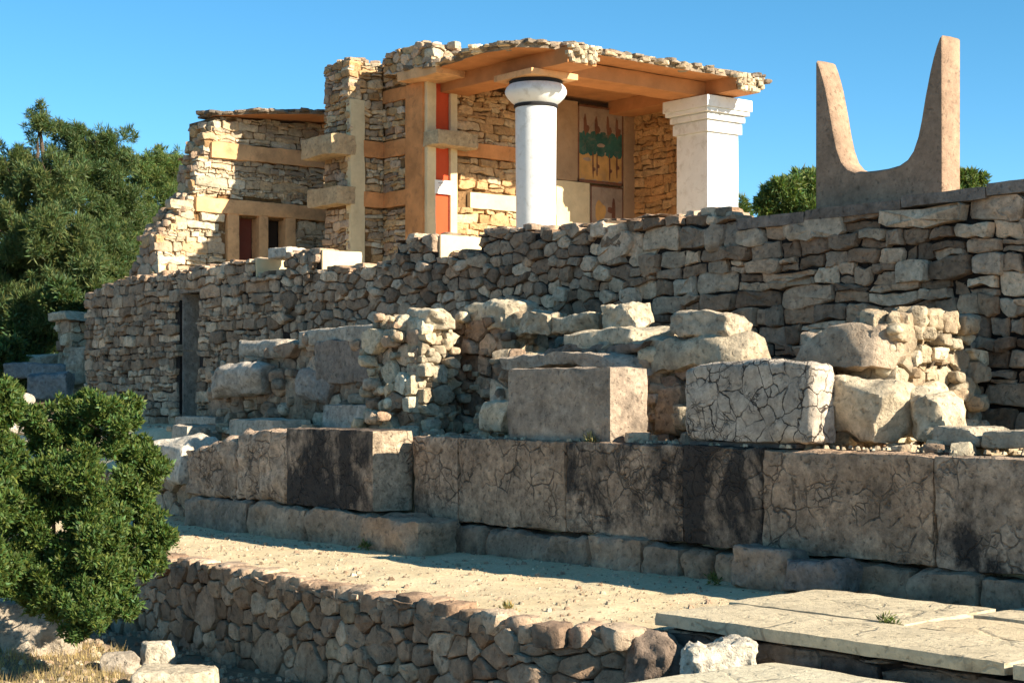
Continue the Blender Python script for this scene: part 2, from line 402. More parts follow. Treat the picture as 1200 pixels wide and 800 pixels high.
BROWN = ((0.427, 0.293, 0.197), (0.349, 0.228, 0.147), (0.517, 0.368, 0.255), (0.269, 0.176, 0.116), (0.618, 0.459, 0.321))
OCHRE = ((.56, .365, .19), (.50, .315, .155), (.62, .45, .27), (.45, .275, .13))
CREAM = ((.56, .46, .32), (.50, .40, .27), (.62, .52, .37), (.44, .34, .23))
# ------------------------------------------------------------------ ground
def heightfield(name, xs, ys, hf, mat, label=None, kind='structure'):
    mb = MB(); nx, ny = len(xs), len(ys)
    vs = [(x, y, hf(x, y)) for y in ys for x in xs]
    fs = [(j * nx + i, j * nx + i + 1, (j + 1) * nx + i + 1, (j + 1) * nx + i) for j in range(ny - 1) for i in range(nx - 1)]
    mb.add(vs, fs); o = mb.build(name, mat, loc=(0, 0, 0), ang=180); return tag(o, kind=kind)
def sst(a, b, x): t = max(0, min(1, (x - a) / (b - a))); return t * t * (3 - 2 * t)
def spaced(a, b, fa, fb, st):
    l = list(np.arange(fa, fb + 1e-6, st)); x = fa; s = st
    while x > a: s *= 1.35; x -= s; l.insert(0, max(x, a))
    x = fb; s = st
    while x < b: s *= 1.35; x += s; l.append(min(x, b))
    return l
def hground(x, y):
    left = sst(-31.5, -34.5, x)
    z = -.92 + left * sst(7, 14.5, y) * 2.1
    z += .35 * sst(-14.5, -20, x) * sst(10, 5.5, y) * sst(2, 5, y)
    z += (.06 * fbm((x, y, 0), .9, 3) + .03 * fbm((x, y, 4), 3.1, 3)) * (1 if abs(x) < 60 and abs(y) < 60 else 0)
    if 8.6 < y < 60 and x > -34: z = min(z, -.95)
    return z
heightfield('ground', spaced(-900, 900, -40, 0, .3), spaced(-900, 900, -2, 24, .3), hground, 'earth')
def front_y(x): return float(np.interp(x, (-33, -19, -17.4, -12, -10.3, -9.7, -9.4), (9.6, 8.85, 8.7, 8.42, 8.35, 8.7, 9.0)))
def terrain_sheet(name, xs, ny, y0f, y1f, hf, mat, depth=1.2):
    mb = MB(); nx = len(xs); vs = []; fs = []
    for j in range(ny + 1):
        for x in xs:
            y = lerp(y0f(x), y1f(x), j / ny); vs.append((x, y, hf(x, y)))
    for j in range(ny):
        for i in range(nx - 1): fs.append((j * nx + i, j * nx + i + 1, (j + 1) * nx + i + 1, (j + 1) * nx + i))
    n0 = len(vs)
    loop = list(range(nx)) + [j * nx + nx - 1 for j in range(1, ny + 1)] + [ny * nx + i for i in range(nx - 2, -1, -1)] + [j * nx for j in range(ny - 1, 0, -1)]
    for a in loop: p = vs[a]; vs.append((p[0], p[1], p[2] - depth))
    for i in range(len(loop)):
        k = (i + 1) % len(loop); fs.append((loop[k], loop[i], n0 + i, n0 + k))
    mb.add(vs, fs); return tag(mb.build(name, mat, loc=(0, 0, 0), ang=60), kind='structure')
def hpath(x, y):
    e = 1 - sst(0, .9, y - front_y(x))
    return .03 * fbm((x, y, 1), .8, 3) + .015 * fbm((x, y, 7), 4, 3) - .03 - .05 * e * max(0, fbm((x, y, 3), 1.5, 3)) * 2 + .05 * sst(11.0, 12, y)
terrain_sheet('path', list(np.arange(-33, -3.9, .12)), 40, lambda x: front_y(x) + .18 if x < -9.5 else 9.25, lambda x: 12.4, hpath, 'path')
terrain_sheet('terrace', list(np.arange(-34, -5.75, .2)), 14, lambda x: 12.3 if x > -17.4 else 12.0, lambda x: 15.1,
              lambda x, y: 1.28 + .05 * fbm((x, y, 2), 1.2, 4) - .75 * sst(-20.5, -25, x) * sst(13.6, 12.4, y), 'path', 1.8)
terrain_sheet('upper_court', list(np.linspace(-33.4, 40, 70)), 30, lambda x: 15.5, lambda x: 90, lambda x, y: 3.75 + (.05 * fbm((x, y, 2), .7, 3)), 'path', 5)
# ------------------------------------------------------------------ upper retaining wall
YU, TU = 15.0, .8
def zu(px, py): return zz(py, xY(px, YU), YU)
segs = [  # outline pieces between notches: (px, py) along the top
    [(100, 343), (125, 336), (147, 327), (190, 320), (241, 313), (270, 308), (297, 303)],
    [(297, 322), (334, 318)],
    [(334, 298), (350, 296), (374, 293)],
    [(374, 316), (414, 312), (463, 305)],
    [(463, 282), (490, 277), (512, 275)],
    [(512, 299), (561, 293)],
    [(561, 271), (590, 267), (624, 262)],
    [(624, 270), (650, 268), (680, 264), (710, 262), (750, 257), (800, 250), (841, 248), (866, 252)],
    [(866, 268), (950, 256), (1050, 244), (1200, 228), (1500, 194)],
]
w = thing('retaining_wall', 'long dark rubble retaining wall with a stepped top running below the ruined portico', 'wall', (-22, YU + .4, 1.2))
mb = MB()
door = (xY(208, YU), xY(231, YU), .9, zu(219, 343))
def ucol(u, z, rnd):
    t = sst(-24, -17, u)
    return rnd.choice(BROWN) if rnd.random() < t else rnd.choice(GREY)
tops_ = []; jumps = []
for sg in segs:
    pts = profY(YU, sg)
    if tops_: jumps.append((pts[0][0], min(tops_[-1][1], pts[0][1])))
    tops_ += [(pts[0][0] + 1e-4, pts[0][1])] + pts[1:-1] + [(pts[-1][0] - 1e-4, pts[-1][1])]
tp = prof(tops_); u0, u1 = tops_[0][0], tops_[-1][0]
edg2 = lambda z: -16.2 + 2.2 * noise.noise(Vector((4, 0, z * 1.9)))
edge = lambda z: -25.0 + 1.1 * noise.noise(Vector((0, 0, z * 1.7)))
masonry(mb, faceY(YU), u0, -23, .9, tp, 77, size=.15, asp=1.6, style='course', gap=.010, amt=.3, relief=.07, back=.3, colf=ucol, holes=[door], ragged=.04, jumps=jumps, keep=lambda u, z: u < edge(z))
masonry(mb, faceY(YU), -26.5, u1, .9, tp, 78, size=.165, asp=1.6, style='rubble', gap=.013, amt=.3, relief=.08, back=.3, colf=ucol, ragged=.05, jumps=jumps, var=1., keep=lambda u, z: edge(z) - .03 < u < edg2(z),
        sf=lambda u: float(np.interp(u, (-26, -19, -15, -12), (.78, .88, 1.05, 1.35))))
masonry(mb, faceY(YU), -18.5, u1, .9, tp, 79, size=.20, asp=1.75, style='course', gap=.012, amt=.34, relief=.09, back=.3, colf=ucol, ragged=.04, jumps=jumps, var=.55, keep=lambda u, z: u > edg2(z) - .22)
for sg in segs:
    pts = profY(YU, sg); a, b = pts[0][0], pts[-1][0]
    k = int((b - a) / .4) + 1; tq = prof(pts)
    for i in range(k):                                      # the wall's core behind the stones
        xa, xb = lerp(a, b, i / k), lerp(a, b, (i + 1) / k); zt = min(tq(xa), tq(xb)) - .05
        if xb > door[0] and xa < door[1]:
            mb.box(xa, xb, YU + .62, YU + TU, .8, zt, mi=1); mb.box(xa, xb, YU + .05, YU + .62, door[3], zt, mi=1)
            if xa < door[0]: mb.box(xa, door[0], YU + .05, YU + .62, .8, door[3], mi=1)
            if xb > door[1]: mb.box(door[1], xb, YU + .05, YU + .62, .8, door[3], mi=1)
        else: mb.box(xa, xb, YU + .05, YU + TU, .8, zt, mi=1)
    rnd = random.Random(int(a * 100)); x = a                # loose stones along the top so that its outline is uneven
    if a > -14.6: continue
    while x < b - .1:
        s = rnd.uniform(.10, .30)
        if b - x > s and rnd.random() < .8: rock(mb, (x + s / 2, YU + rnd.uniform(.18, .4), tq(x + s / 2) - .10), (s, .34, .1 + .25 * s), int(x * 1000) % 9973, rot=rnd.uniform(-.2, .2), col=jit(rnd, ucol(x, 0, rnd), .2), res=.05)
        x += s * .95
xr = profY(YU, [(100, 0)])[0][0]
masonry(mb, faceX(tops_[-1][0]), YU, YU + TU, .9, 4.0, 5, size=.2, asp=1.6, style='course', gap=.012, colf=ucol)
rock(mb, (-14.87, 15.14, 3.62), (.36, .4, .36), 9120, rot=.05, col=(.40, .31, .23, .4), res=.05, rnd_=.12, cuts=2)
rock(mb, (-14.56, 15.16, 3.60), (.34, .4, .34), 9121, rot=.02, col=(.36, .28, .21, .4), res=.05, rnd_=.12, cuts=2)
ow = mb.build('masonry', ['rubble', 'mortar'], w)
mb = MB()                                                    # rendered ends of the steps: sunlit faces that look right, their light put into the colour
for pxe, zb in ((297, 322), (374, 316), (512, 299)):
    X = xY(pxe, YU); sg = [s for s in segs if s[-1][0] == pxe][0]; zt = zz(sg[-1][1], X, YU)
    zl = zz(zb, X, YU)
    worn(mb, (X + .01, YU + TU / 2 + .03, zl - .05), (.06, TU - .02, zt - zl + .06), pxe, r=.02, amp=.01, res=.07)
mb.build('rendered_end', 'cream', w)
mb = MB(); rnd = random.Random(3); x = xY(866, YU)
while x < tops_[-1][0] - .1:
    l = rnd.uniform(.9, 1.7); l = min(l, tops_[-1][0] + .05 - x)
    zt = float(np.interp(x, (-14.5, -10.4, -7), (3.97, 4.06, 4.1)))
    worn(mb, (x + l / 2, YU + .33, zt - .15), (l - .008, .78, .14 + rnd.uniform(-.01, .01)), int(x * 77), r=.018, amp=.012, res=.1, col=jit(rnd, (.27, .215, .175), .12, .5))
    x += l
mb.build('coping', 'rubble', w)
mb = MB(); masonry(mb, faceY(YU + .58), door[0], door[1], .9, door[3], 87, size=.14, asp=1.6, style='course', pal=BROWN, relief=.04, back=.02); mb.build('blocked_doorway', 'rubble', w)
mb = MB(); mb.box(door[0], door[0] + .04, YU + .1, YU + .62, .9, door[3], mi=0)
worn(mb, ((door[0] + door[1]) / 2, YU + .3, door[3]), (door[1] - door[0] + .5, .52, .13), 4, col=(.36, .29, .23, .4))
mb.build('lintel', 'rubble', w)
# ------------------------------------------------------------------ ruined building with the portico
ZF = 3.85
ZB1, ZB2 = (6.62, 6.95), (5.62, 5.93)                        # the two string courses
b = thing('ruined_palace', 'ruined ochre stone building with a flat portico roof on white supports', 'building', (-28, 20, ZF))
XL, XT, YT, YD, XW, YB = -31.5, -28.6, 18.6, 19.4, -27.2, 24.9
XC = -24.6
# left wing
mb = MB(); rag = profX(XL, [(186, 278), (195, 269), (205, 255), (215, 242), (226, 227), (229, 205), (236, 186), (243, 170), (247, 152), (254, 139)])
yl0 = yX(185, XL) + .0
yb1, yb2 = yX(246, XL), yX(228, XL)
tpl = prof(rag + [(20.6, 7.78)])
dr = (yX(280, XL), yX(302, XL), ZF, 5.6); wd = (yX(313, XL), yX(333, XL), ZF, 5.55)
post = [(yX(a, XL), yX(c, XL)) for a, c in ((265, 279), (302, 313), (333, 345))]
masonry(mb, faceX(XL), yl0, 20.6, ZF, tpl, 31, size=.115, asp=1.9, style='course', pal=OCHRE[2:3] + CREAM + CREAM, gap=.006, relief=.04, ragged=.05, var=.9,  # paler stones on the sunlit face, the sunlight is in their colour
        holes=[(post[0][0], post[2][1], ZF, 5.62), (yb1, 20.6, ZB1[0] + .14, ZB1[1] + .14), (yb2, 20.6, ZB2[0], ZB2[1])], mi=0)
steps = np.linspace(yl0, rag[-1][0], 12)
for i in range(len(steps) - 1):                              # the broken end climbs in ragged steps
    zt = tpl(steps[i] + .05); z0 = ZF if i == 0 else tpl(steps[i - 1] + .05) - .05
    if zt > z0 + .03: masonry(mb, faceY(steps[i]), XL - 1.2 + (.35 if i else 0), XL - .01, z0, (prof([(XL - 1.2, zt - .45), (XL - .8, zt - .42), (XL - .75, zt), (XL, zt)]) if i == 0 else zt), 40 + i, size=.17, pal=GREY + OCHRE, relief=.09, ragged=.05, gap=.008)
    mb.box(XL - (1.2 if i == 0 else .85), XL - .04, steps[i] + .04, steps[i + 1] + .05, ZF, zt - (.45 if i == 0 else .03), mi=1)
    if i == 0: mb.box(XL - .75, XL - .04, steps[i] + .04, steps[i + 1] + .05, ZF, zt - .03, mi=1)
    rnd = random.Random(i)
    for q in range(5):
        rock(mb, (XL - rnd.uniform(.05, .85), steps[i] + .05, zt - .06), (rnd.uniform(.14, .3), rnd.uniform(.12, .2), rnd.uniform(.1, .17)), i * 7 + q, col=jit(rnd, rnd.choice(GREY)), res=.05)
y_ = rag[-1][0]
for a, c in ((y_, post[0][0]), (post[2][1], 20.6)): mb.box(XL - 1.2, XL - .04, a, c, ZF, 7.4, mi=1)
mb.box(XL - 1.2, XL - .04, post[0][0], post[2][1], 5.58, 7.4, mi=1); mb.box(XL - 1.2, XL - .04, y_, 20.6, 7.4, 7.62, mi=1)
mb.build('side_wall', ['ochre_stone', 'ochre_mortar'], b)
mb = MB()
for i, (a, c) in enumerate(post): worn(mb, (XL - .10, (a + c) / 2, ZF), (.32, c - a, 5.63 - ZF), 50 + i, r=.015, amp=.008)
mb.build('door_post', 'plaster', b)
mb = MB(); mb.box(XL - 1.1, XL - .42, post[0][0], post[2][1], ZF, 5.7); mb.build('dark_backing', 'dark', b)  # added solid dark block, hides a lit gap beside the door
mb = MB(); worn(mb, (XL - .28, (dr[0] + dr[1]) / 2, ZF), (.05, dr[1] - dr[0] - .005, 1.76), 1, r=.01, amp=.004); mb.build('door', 'maroon', b)
mb = MB(); worn(mb, (XL - .3, (wd[0] + wd[1]) / 2, ZF), (.05, wd[1] - wd[0] - .005, 1.76), 1, r=.01, amp=.004); mb.build('window', 'dark', b)  # near-black panel painted in place of the unlit opening
mb = MB(); worn(mb, (XL + .0, (yb1 + 20.6) / 2, ZB1[0] + .14), (.16, 20.6 - yb1, .33), 61, r=.02, amp=.02); worn(mb, (XL + .0, (yb2 + 20.6) / 2, ZB2[0]), (.16, 20.6 - yb2, .31), 62, r=.02, amp=.02)
mb.build('string_course', 'plaster', b)
mb = MB()                                                    # thin broken roof slab of the left wing
DARKS = ((.20, .16, .12), (.26, .2, .145), (.33, .26, .19), (.16, .13, .1))
def slab_roof(mb, outline, z0f, th, seed, edge=.14, mi_s=0, mi_r=1, cols=DARKS, skip=()):
    rnd = random.Random(seed); pts = []
    for i in range(len(outline)):
        p, q = Vector(outline[i]), Vector(outline[(i + 1) % len(outline)]); n = max(1, int((q - p).length / .18))
        for k in range(n):
            t = p.lerp(q, k / n); pts.append((t.x + rnd.uniform(-.035, .035), t.y + rnd.uniform(-.035, .035)))
    n = len(pts); vs = [(x, y, z0f(x, y)) for x, y in pts] + [(x, y, z0f(x, y) + th) for x, y in pts]
    fs = [tuple(range(n))[::-1], tuple(range(n, 2 * n))]
    mb.add(vs, fs, (.45, .33, .2, .3), mi_s); mb.add(vs, [(i, (i + 1) % n, n + (i + 1) % n, n + i) for i in range(n)], (.26, .2, .14, .4), mi_r)
    for i, (x, y) in enumerate(pts):
        if any(a <= x <= b_ and c <= y <= d for a, b_, c, d in skip): continue
        for _ in range(3):
            s = rnd.uniform(.10, .26) if rnd.random() < .75 else rnd.uniform(.26, .5)
            rock(mb, (x + rnd.uniform(-.14, .0), y + rnd.uniform(-.09, .09), z0f(x, y) + th * rnd.uniform(.0, .75)), (s, rnd.uniform(.14, .3), rnd.uniform(.04, edge * .5)), seed * 31 + i * 4 + _, col=jit(rnd, rnd.choice(cols), .25), mi=mi_r, res=.05, rough=.14)
slab_roof(mb, [(-32.0, 17.25), (-31.55, 17.1), (-31.3, 17.4), (-30.95, 17.8), (-30.7, 18.4), (-30.35, 19.4), (-30.35, 20.7), (-32.0, 20.7)], lambda x, y: 7.62 + .045 * (y - 16.7), .08, 71)
mb.build('side_roof', ['soffit', 'rubble'], b)
# tower
mb = MB(); ZT = 8.56
xt0 = xY(380, YT)
masonry(mb, faceY(YT), xt0, XT, ZF, ZT, 81, size=.12, asp=1.9, style='course', var=.5, pal=OCHRE + GREY, gap=.009, relief=.04, holes=[(xt0, XT, ZB1[0] + .02, ZB1[1] + .02), (xt0, XT, ZB2[0], ZB2[1])])
masonry(mb, faceX(XT), YT, YD, ZF, ZT - .02, 82, size=.12, asp=1.9, style='course', var=.5, pal=OCHRE + CREAM, gap=.009, relief=.04, holes=[(YT, YT + .34, ZF, 7.75), (YT, YD, ZB1[0], ZB1[1]), (YT, YD, ZB2[0], ZB2[1])])  # cream stones mixed in on the sunward face, painting it as lit
mb.box(xt0 + .04, XT - .04, YT + .04, 20.5, ZF, ZT - .04, mi=1)
rnd = random.Random(8)
for i in range(14): rock(mb, (lerp(xt0, XT, rnd.random()) - .02, YT + .1 + rnd.random() * .7, ZT - .05), (.25, .22, .09), i + 300, col=jit(rnd, rnd.choice(GREY)), res=.06)
zw = prof([(-28.6, 8.45), (-27.9, 8.62), (-27.2, 8.66)])
pil = (xY(476, YD), XW)
masonry(mb, faceY(YD), XT, XW, ZF, zw, 83, size=.12, asp=1.9, style='course', var=.5, pal=OCHRE + GREY, gap=.009, relief=.04, holes=[(pil[0], pil[1], ZF, 7.98), (XT, pil[0], 7.72, 7.98), (XT, pil[0], ZB1[0], ZB1[1]), (XT, pil[0], ZB2[0], ZB2[1])])
mb.box(XT - .06, XW - .04, YD + .04, YD + .6, ZF, 8.4, mi=1)
rnd = random.Random(9)
for i in range(14): rock(mb, (lerp(XT, XW, i / 13), YD + .15, zw(lerp(XT, XW, i / 13)) - .07), (.22, .25, .11), i + 330, col=jit(rnd, rnd.choice(GREY)), res=.06, rot=rnd.uniform(-.3, .3))
mb.build('tower_wall', ['ochre_stone', 'ochre_mortar'], b)
mb = MB()
worn(mb, (XT - .06, YT + .17, ZF), (.18, .34, 7.75 - ZF), 90, r=.015, amp=.012)
mb.build('corner_pilaster', 'cream', b)
mb = MB()
worn(mb, ((pil[0] + pil[1]) / 2, YD + .05, ZF), (pil[1] - pil[0], .16, 7.98 - ZF), 91, r=.015, amp=.01)
for z0, z1 in ((7.72, 7.98), ZB1, ZB2): worn(mb, ((XT + pil[0]) / 2, YD + .05, z0), (pil[0] - XT, .15, z1 - z0), int(z0 * 10), r=.015, amp=.01)
for z0, z1 in (ZB1, ZB2): worn(mb, (XT - .02, (YT + .3 + YD) / 2, z0), (.11, YD - YT - .32, z1 - z0), int(z0 * 11), r=.015, amp=.01)
mb.build('wall_band', 'shade_plaster', b)
for i, (p0, p1, y0, y1) in enumerate(((352, 388, 156, 180), (358, 394, 216, 238))):
    X1 = XT + .05; Y0 = yX(p1, X1); X0 = xY(p0, Y0); zt, zb = zz(y0, X1, Y0), zz(y1, X1, Y0)
    mb = MB(); worn(mb, ((X0 + X1) / 2, (Y0 + YT + .12) / 2, zb), (X1 - X0, YT + .12 - Y0, zt - zb), 95 + i, r=.03, amp=.025, low=.03, col=(.5, .36, .21, .3)); mb.build('bracket', 'ochre_stone', b)
# portico back wall
mb = MB(); zp = 8.0
Yp = lambda px: yX(px, XW)
panel = (YD, Yp(533)); fr_ = (Yp(650), YB)
masonry(mb, faceX(XW), YD, YB, ZF, zp, 101, size=.13, asp=2.0, style='course', var=.5, pal=OCHRE, gap=.006, relief=.045, amt=.12,
        holes=[(panel[0], panel[1], ZF, zp), (fr_[0], fr_[1], ZF, zp), (panel[1], fr_[0], ZB1[0] - .02, ZB1[1] - .06), (panel[1], fr_[0], ZB2[0] - .05, ZB2[1])])
mb.box(XW - .6, XW - .05, YD + .1, YB + .5, ZF, zp, mi=1)
masonry(mb, faceY(YB), XW, -25.06, ZF, zp, 102, size=.16, asp=2.0, style='course', var=.4, pal=((.52, .29, .12), (.47, .25, .10), (.56, .33, .15)), gap=.007, relief=.03, amt=.12)
mb.box(XW - .05, -25.1, YB + .04, YB + .6, ZF, zp, mi=1)
mb.build('back_wall', ['ochre_stone', 'ochre_mortar'], b)
def yplate(mb, p0, p1, z0, z1, off, th, seed, mi=0, amp=.006):
    a, c = Yp(p0), Yp(p1); worn(mb, (XW + off - th / 2, (a + c) / 2, z0), (th, c - a, z1 - z0), seed, r=.01, amp=amp, res=.12, mi=mi)
mb = MB(); yplate(mb, 497.5, 508, ZF, zp, .09, .16, 1); yplate(mb, 525, 533, ZF, zp, .09, .16, 2); mb.build('frame_post', 'cream', b)
mb = MB(); yplate(mb, 508, 525, ZF, zp, .03, .08, 3); mb.build('red_panel', 'red', b)
mb = MB(); worn(mb, (XW, (panel[1] + fr_[0]) / 2, ZB1[0] - .02), (.12, fr_[0] - panel[1], .29), 5, r=.015, amp=.01); mb.build('wall_band', 'shade_plaster', b)
mb = MB(); worn(mb, (XW, (Yp(549) + fr_[0]) / 2, ZB2[0] - .04), (.13, fr_[0] - Yp(549), .32), 6, r=.015, amp=.012); mb.build('wall_band', 'cream', b)  # paler than the band above, sunlight put into the colour
mb = MB(); yplate(mb, 650, 689, ZF, 6.32, .06, .12, 7); mb.build('plaster_panel', 'cream', b)  # foot of the pilaster, cream as sunlit below the roof's shadow
mb = MB(); yplate(mb, 650, 675, 6.33, zp, .06, .12, 8); yplate(mb, 728.5, 740.5, ZF, zp, .10, .2, 9); mb.build('pilaster', 'brown', b)  # upper piece browner, the roof's shadow put into its colour
# faded wall painting: a plain stand-in in the same colours
def painting(p0, p1, z0, z1, seed, small=False):
    a, c = Yp(p0), Yp(p1); rnd = random.Random(seed); mb = MB(); X = XW + .05
    mb.box(XW - .05, X, a, c, z0, z1, mi=0)
    def band(u0, u1, w0, w1, off, mi, wob=.05, n=18):
        lo = [lerp(w0, w1, 0) + rnd.uniform(-wob, wob) for _ in range(n + 1)]; hi = [w1 + rnd.uniform(-wob, wob) for _ in range(n + 1)]
        vs = []; fs = []
        for i in range(n + 1):
            y = lerp(a, c, lerp(u0, u1, i / n)); vs += [(X + off, y, lerp(z0, z1, lo[i])), (X + off, y, lerp(z0, z1, hi[i]))]
        for i in range(n): fs.append((2 * i, 2 * i + 2, 2 * i + 3, 2 * i + 1))
        mb.add(vs, fs, mi=mi)
    def blob(u, w, ru, rw, off, mi, n=14):
        vs = []
        for q in range(n):
            t = 2 * math.pi * q / n; k = rnd.uniform(.8, 1.15); vs.append((X + off, lerp(a, c, u + ru * k * math.cos(t)), lerp(z0, z1, w + rw * k * math.sin(t))))
        mb.add(vs, [tuple(range(n))], mi=mi)
    if not small:
        band(.03, .97, .04, .40, .003, 2, .02); band(.02, .98, .40, .64, .006, 1, .02, 24)
        for u in (.12, .3, .5, .7, .88): blob(u, .40, .10, .05, .007, 1); blob(u + .05, .64, .07, .04, .007, 1)
        for u, h in ((.33, .2), (.42, .24), (.70, .2), (.86, .25)): blob(u, .23, .018, .17, .009, 3); blob(u + .03, h - .02, .03, .025, .009, 3)
        for u in (.16, .40, .66, .86): blob(u, .75, .035, .14, .009, 3); blob(u + .04, .70, .05, .05, .0095, 3)
        for u, w in ((.1, .9), (.3, .94), (.55, .9), (.8, .95), (.5, .5), (.2, .3)): blob(u, w, .09, .025, .011, 0)
    else:
        blob(.3, .5, .16, .22, .003, 2); blob(.7, .45, .06, .35, .005, 3); blob(.62, .55, .1, .06, .006, 3); blob(.35, .85, .2, .06, .007, 0)
    for u0, u1 in ((0, .03), (.97, 1)): band(u0, u1, 0, 1, .012, 3, 0, 1)
    for w0, w1 in ((0, .035), (.975, 1)): band(0, 1, w0, w1, .012, 3, 0, 1)
    return mb.build('wall_painting', ['f_buff', 'f_green', 'f_ochre', 'f_red'], b, smooth=False)
painting(675, 728, 6.33, 7.95, 1); painting(690, 728, 5.2, 6.28, 2, True)
mb = MB(); yplate(mb, 689.5, 728, ZF, 5.2, .05, .1, 11); mb.build('plaster_panel', 'cream', b)
mb = MB(); worn(mb, ((-27.4 - 26.72) / 2, (YD - .03 + 20.42) / 2, 6.7), (.70, 1.02, .3), 120, r=.03, amp=.03, low=.03, col=(.5, .38, .23, .35)); mb.build('bracket', 'ochre_stone', b)
# beams and roof
mb = MB(); worn(mb, (-27.0, 19.55, 7.98), (1.3, .95, .2), 130, r=.03, amp=.02, low=.03); mb.build('broken_beam', 'plaster', b)
mb = MB(); zk = prof([(-28.6, 8.46), (-27.9, 8.6), (-26.9, 8.66), (-26.4, 8.5)])
masonry(mb, faceY(19.1), -28.2, -26.45, 8.18, zk, 131, size=.15, asp=1.6, var=.8, pal=GREY + OCHRE, gap=.007, relief=.05)
masonry(mb, faceX(-26.45), 19.1, 20.0, 8.12, 8.5, 132, size=.14, asp=1.4, var=.8, pal=CREAM, gap=.006, relief=.09)  # lit end: cream stones carry the sunlight in their colour
mb.box(-28.2, -26.5, 19.15, 20.0, 8.17, 8.45, mi=1); rnd = random.Random(6)
for i in range(30): rock(mb, (rnd.uniform(-28.3, -26.4), 19.1 + rnd.uniform(.05, .8), zk(rnd.uniform(-28.3, -26.4)) - .12), (rnd.uniform(.15, .35), .2, rnd.uniform(.1, .17)), 800 + i, col=jit(rnd, rnd.choice(GREY + CREAM)), res=.05)
mb.build('broken_wall_head', ['ochre_stone', 'ochre_mortar'], b)
def beam(x0, x1, y0, y1, z0, z1, seed): mb = MB(); worn(mb, ((x0 + x1) / 2, (y0 + y1) / 2, z0), (x1 - x0, y1 - y0, z1 - z0), seed, r=.02, amp=.008, res=.15); return mb.build('beam', 'soffit', b)
beam(-27.25, -23.30, 19.78, 20.48, 7.80, 8.10, 140); beam(-24.98, -24.25, 20.49, 24.24, 7.80, 8.09, 141); beam(-27.2, -23.42, 24.2, 24.85, 7.82, 8.10, 142)
for (Y0, sdd, xe) in ((20.13, 1, -23.27), (24.52, 2, -23.39)):
    mb = MB(); rnd = random.Random(sdd)
    for i in range(34): rock(mb, (xe + rnd.uniform(-.06, .03), Y0 + lerp(-.3, .3, i / 33) + rnd.uniform(-.05, .05), 7.82 + (i * 7 % 5) * .06), (.10, rnd.uniform(.1, .2), rnd.uniform(.06, .12)), i + 400 + sdd * 50, col=jit(rnd, rnd.choice(CREAM)), res=.04)
    mb.build('broken_beam_end', 'pale', b)
mb = MB()
slab_roof(mb, [(-27.9, 19.3), (-26.2, 19.15), (-24.6, 19.0), (-23.95, 19.15), (-23.65, 19.55), (-23.55, 20.2), (-23.62, 21.5), (-23.62, 23.5), (-23.55, 24.3), (-23.42, 24.85), (-23.6, 25.2), (-27.9, 25.25)],
          lambda x, y: 8.10 + .03 * noise.noise(Vector((x, y, 0))), .13, 73, .17, cols=CREAM + DARKS + DARKS)
mb.build('portico_roof', ['soffit', 'rubble'], b)
def lathe(mb, c, pr, n=48, mi=0):
    vs = []; fs = []
    for (r, z) in pr:
        for i in range(n): t = 2 * math.pi * i / n; vs.append((c[0] + r * math.cos(t), c[1] + r * math.sin(t), z))
    for k in range(len(pr) - 1):
        for i in range(n): fs.append((k * n + i, k * n + (i + 1) % n, (k + 1) * n + (i + 1) % n, (k + 1) * n + i))
    fs.append(tuple(range(n))[::-1]); fs.append(tuple((len(pr) - 1) * n + i for i in range(n)))
    return mb.add(vs, fs, mi=mi)
Yc, Yq = yX(628, XC), yX(829, XC)
mb = MB(); lathe(mb, (XC, Yc), [(.40, ZF), (.40, 4.6), (.365, 4.62), (.375, 6), (.385, 7.18)]); col_ = mb.build('column', 'white', b, ang=35)
mb = MB(); lathe(mb, (XC, Yc), [(.395, 7.18), (.41, 7.19), (.41, 7.235), (.395, 7.245)]); mb.build('ring', 'black', col_, ang=35)
mb = MB(); lathe(mb, (XC, Yc), [(.39, 7.245), (.46, 7.30), (.535, 7.38), (.575, 7.45), (.575, 7.50), (.55, 7.56), (.50, 7.61)]); mb.build('capital', 'white', col_, ang=35)
mb = MB(); lathe(mb, (XC, Yc), [(.48, 7.61), (.50, 7.62), (.50, 7.675), (.48, 7.685)]); mb.build('ring', 'black', col_, ang=35)
mb = MB(); worn(mb, (XC, Yc, 7.685), (1.12, 1.12, .115), 3, r=.012, amp=.003); mb.build('abacus', 'plaster', col_)
hw = .44
mb = MB(); worn(mb, (XC, Yq, ZF), (2 * hw, 2 * hw, 7.10 - ZF), 4, r=.012, amp=.003, res=.2); pl = mb.build('square_pillar', 'white', b)
mb = MB()
for o_, z0, z1 in ((.055, 7.10, 7.31), (.03, 7.31, 7.335), (.10, 7.335, 7.45), (.08, 7.45, 7.475), (.165, 7.475, 7.56), (.20, 7.56, 7.79)):
    worn(mb, (XC, Yq, z0), (2 * (hw + o_), 2 * (hw + o_), z1 - z0), int(z0 * 50), r=.010, amp=.003, res=.2)
mb.build('capital', 'white', pl)
# notice on the red panel
a, c = Yp(506.5), Yp(525.5); sx = XW + .075
t = thing('notice_sign', 'small white notice with faint grey lines fixed to the tall red panel', 'sign', (sx, (a + c) / 2, zz(227, XW, a)))
z0, z1 = zz(227, XW, a), zz(211, XW, a)
mb = MB(); mb.box(sx - .002, sx + .015, a, c, z0, z1); mb.build('board', 'sign', t, smooth=False)
mb = MB()
for i, (l0, l1) in enumerate(((.2, .8), (.28, .7), (.2, .78), (.3, .66))): mb.box(sx + .015, sx + .018, lerp(a, c, l0), lerp(a, c, l1), lerp(z1, z0, .2 + i * .18), lerp(z1, z0, .25 + i * .18))
mb.build('print', 'ink', t, smooth=False)
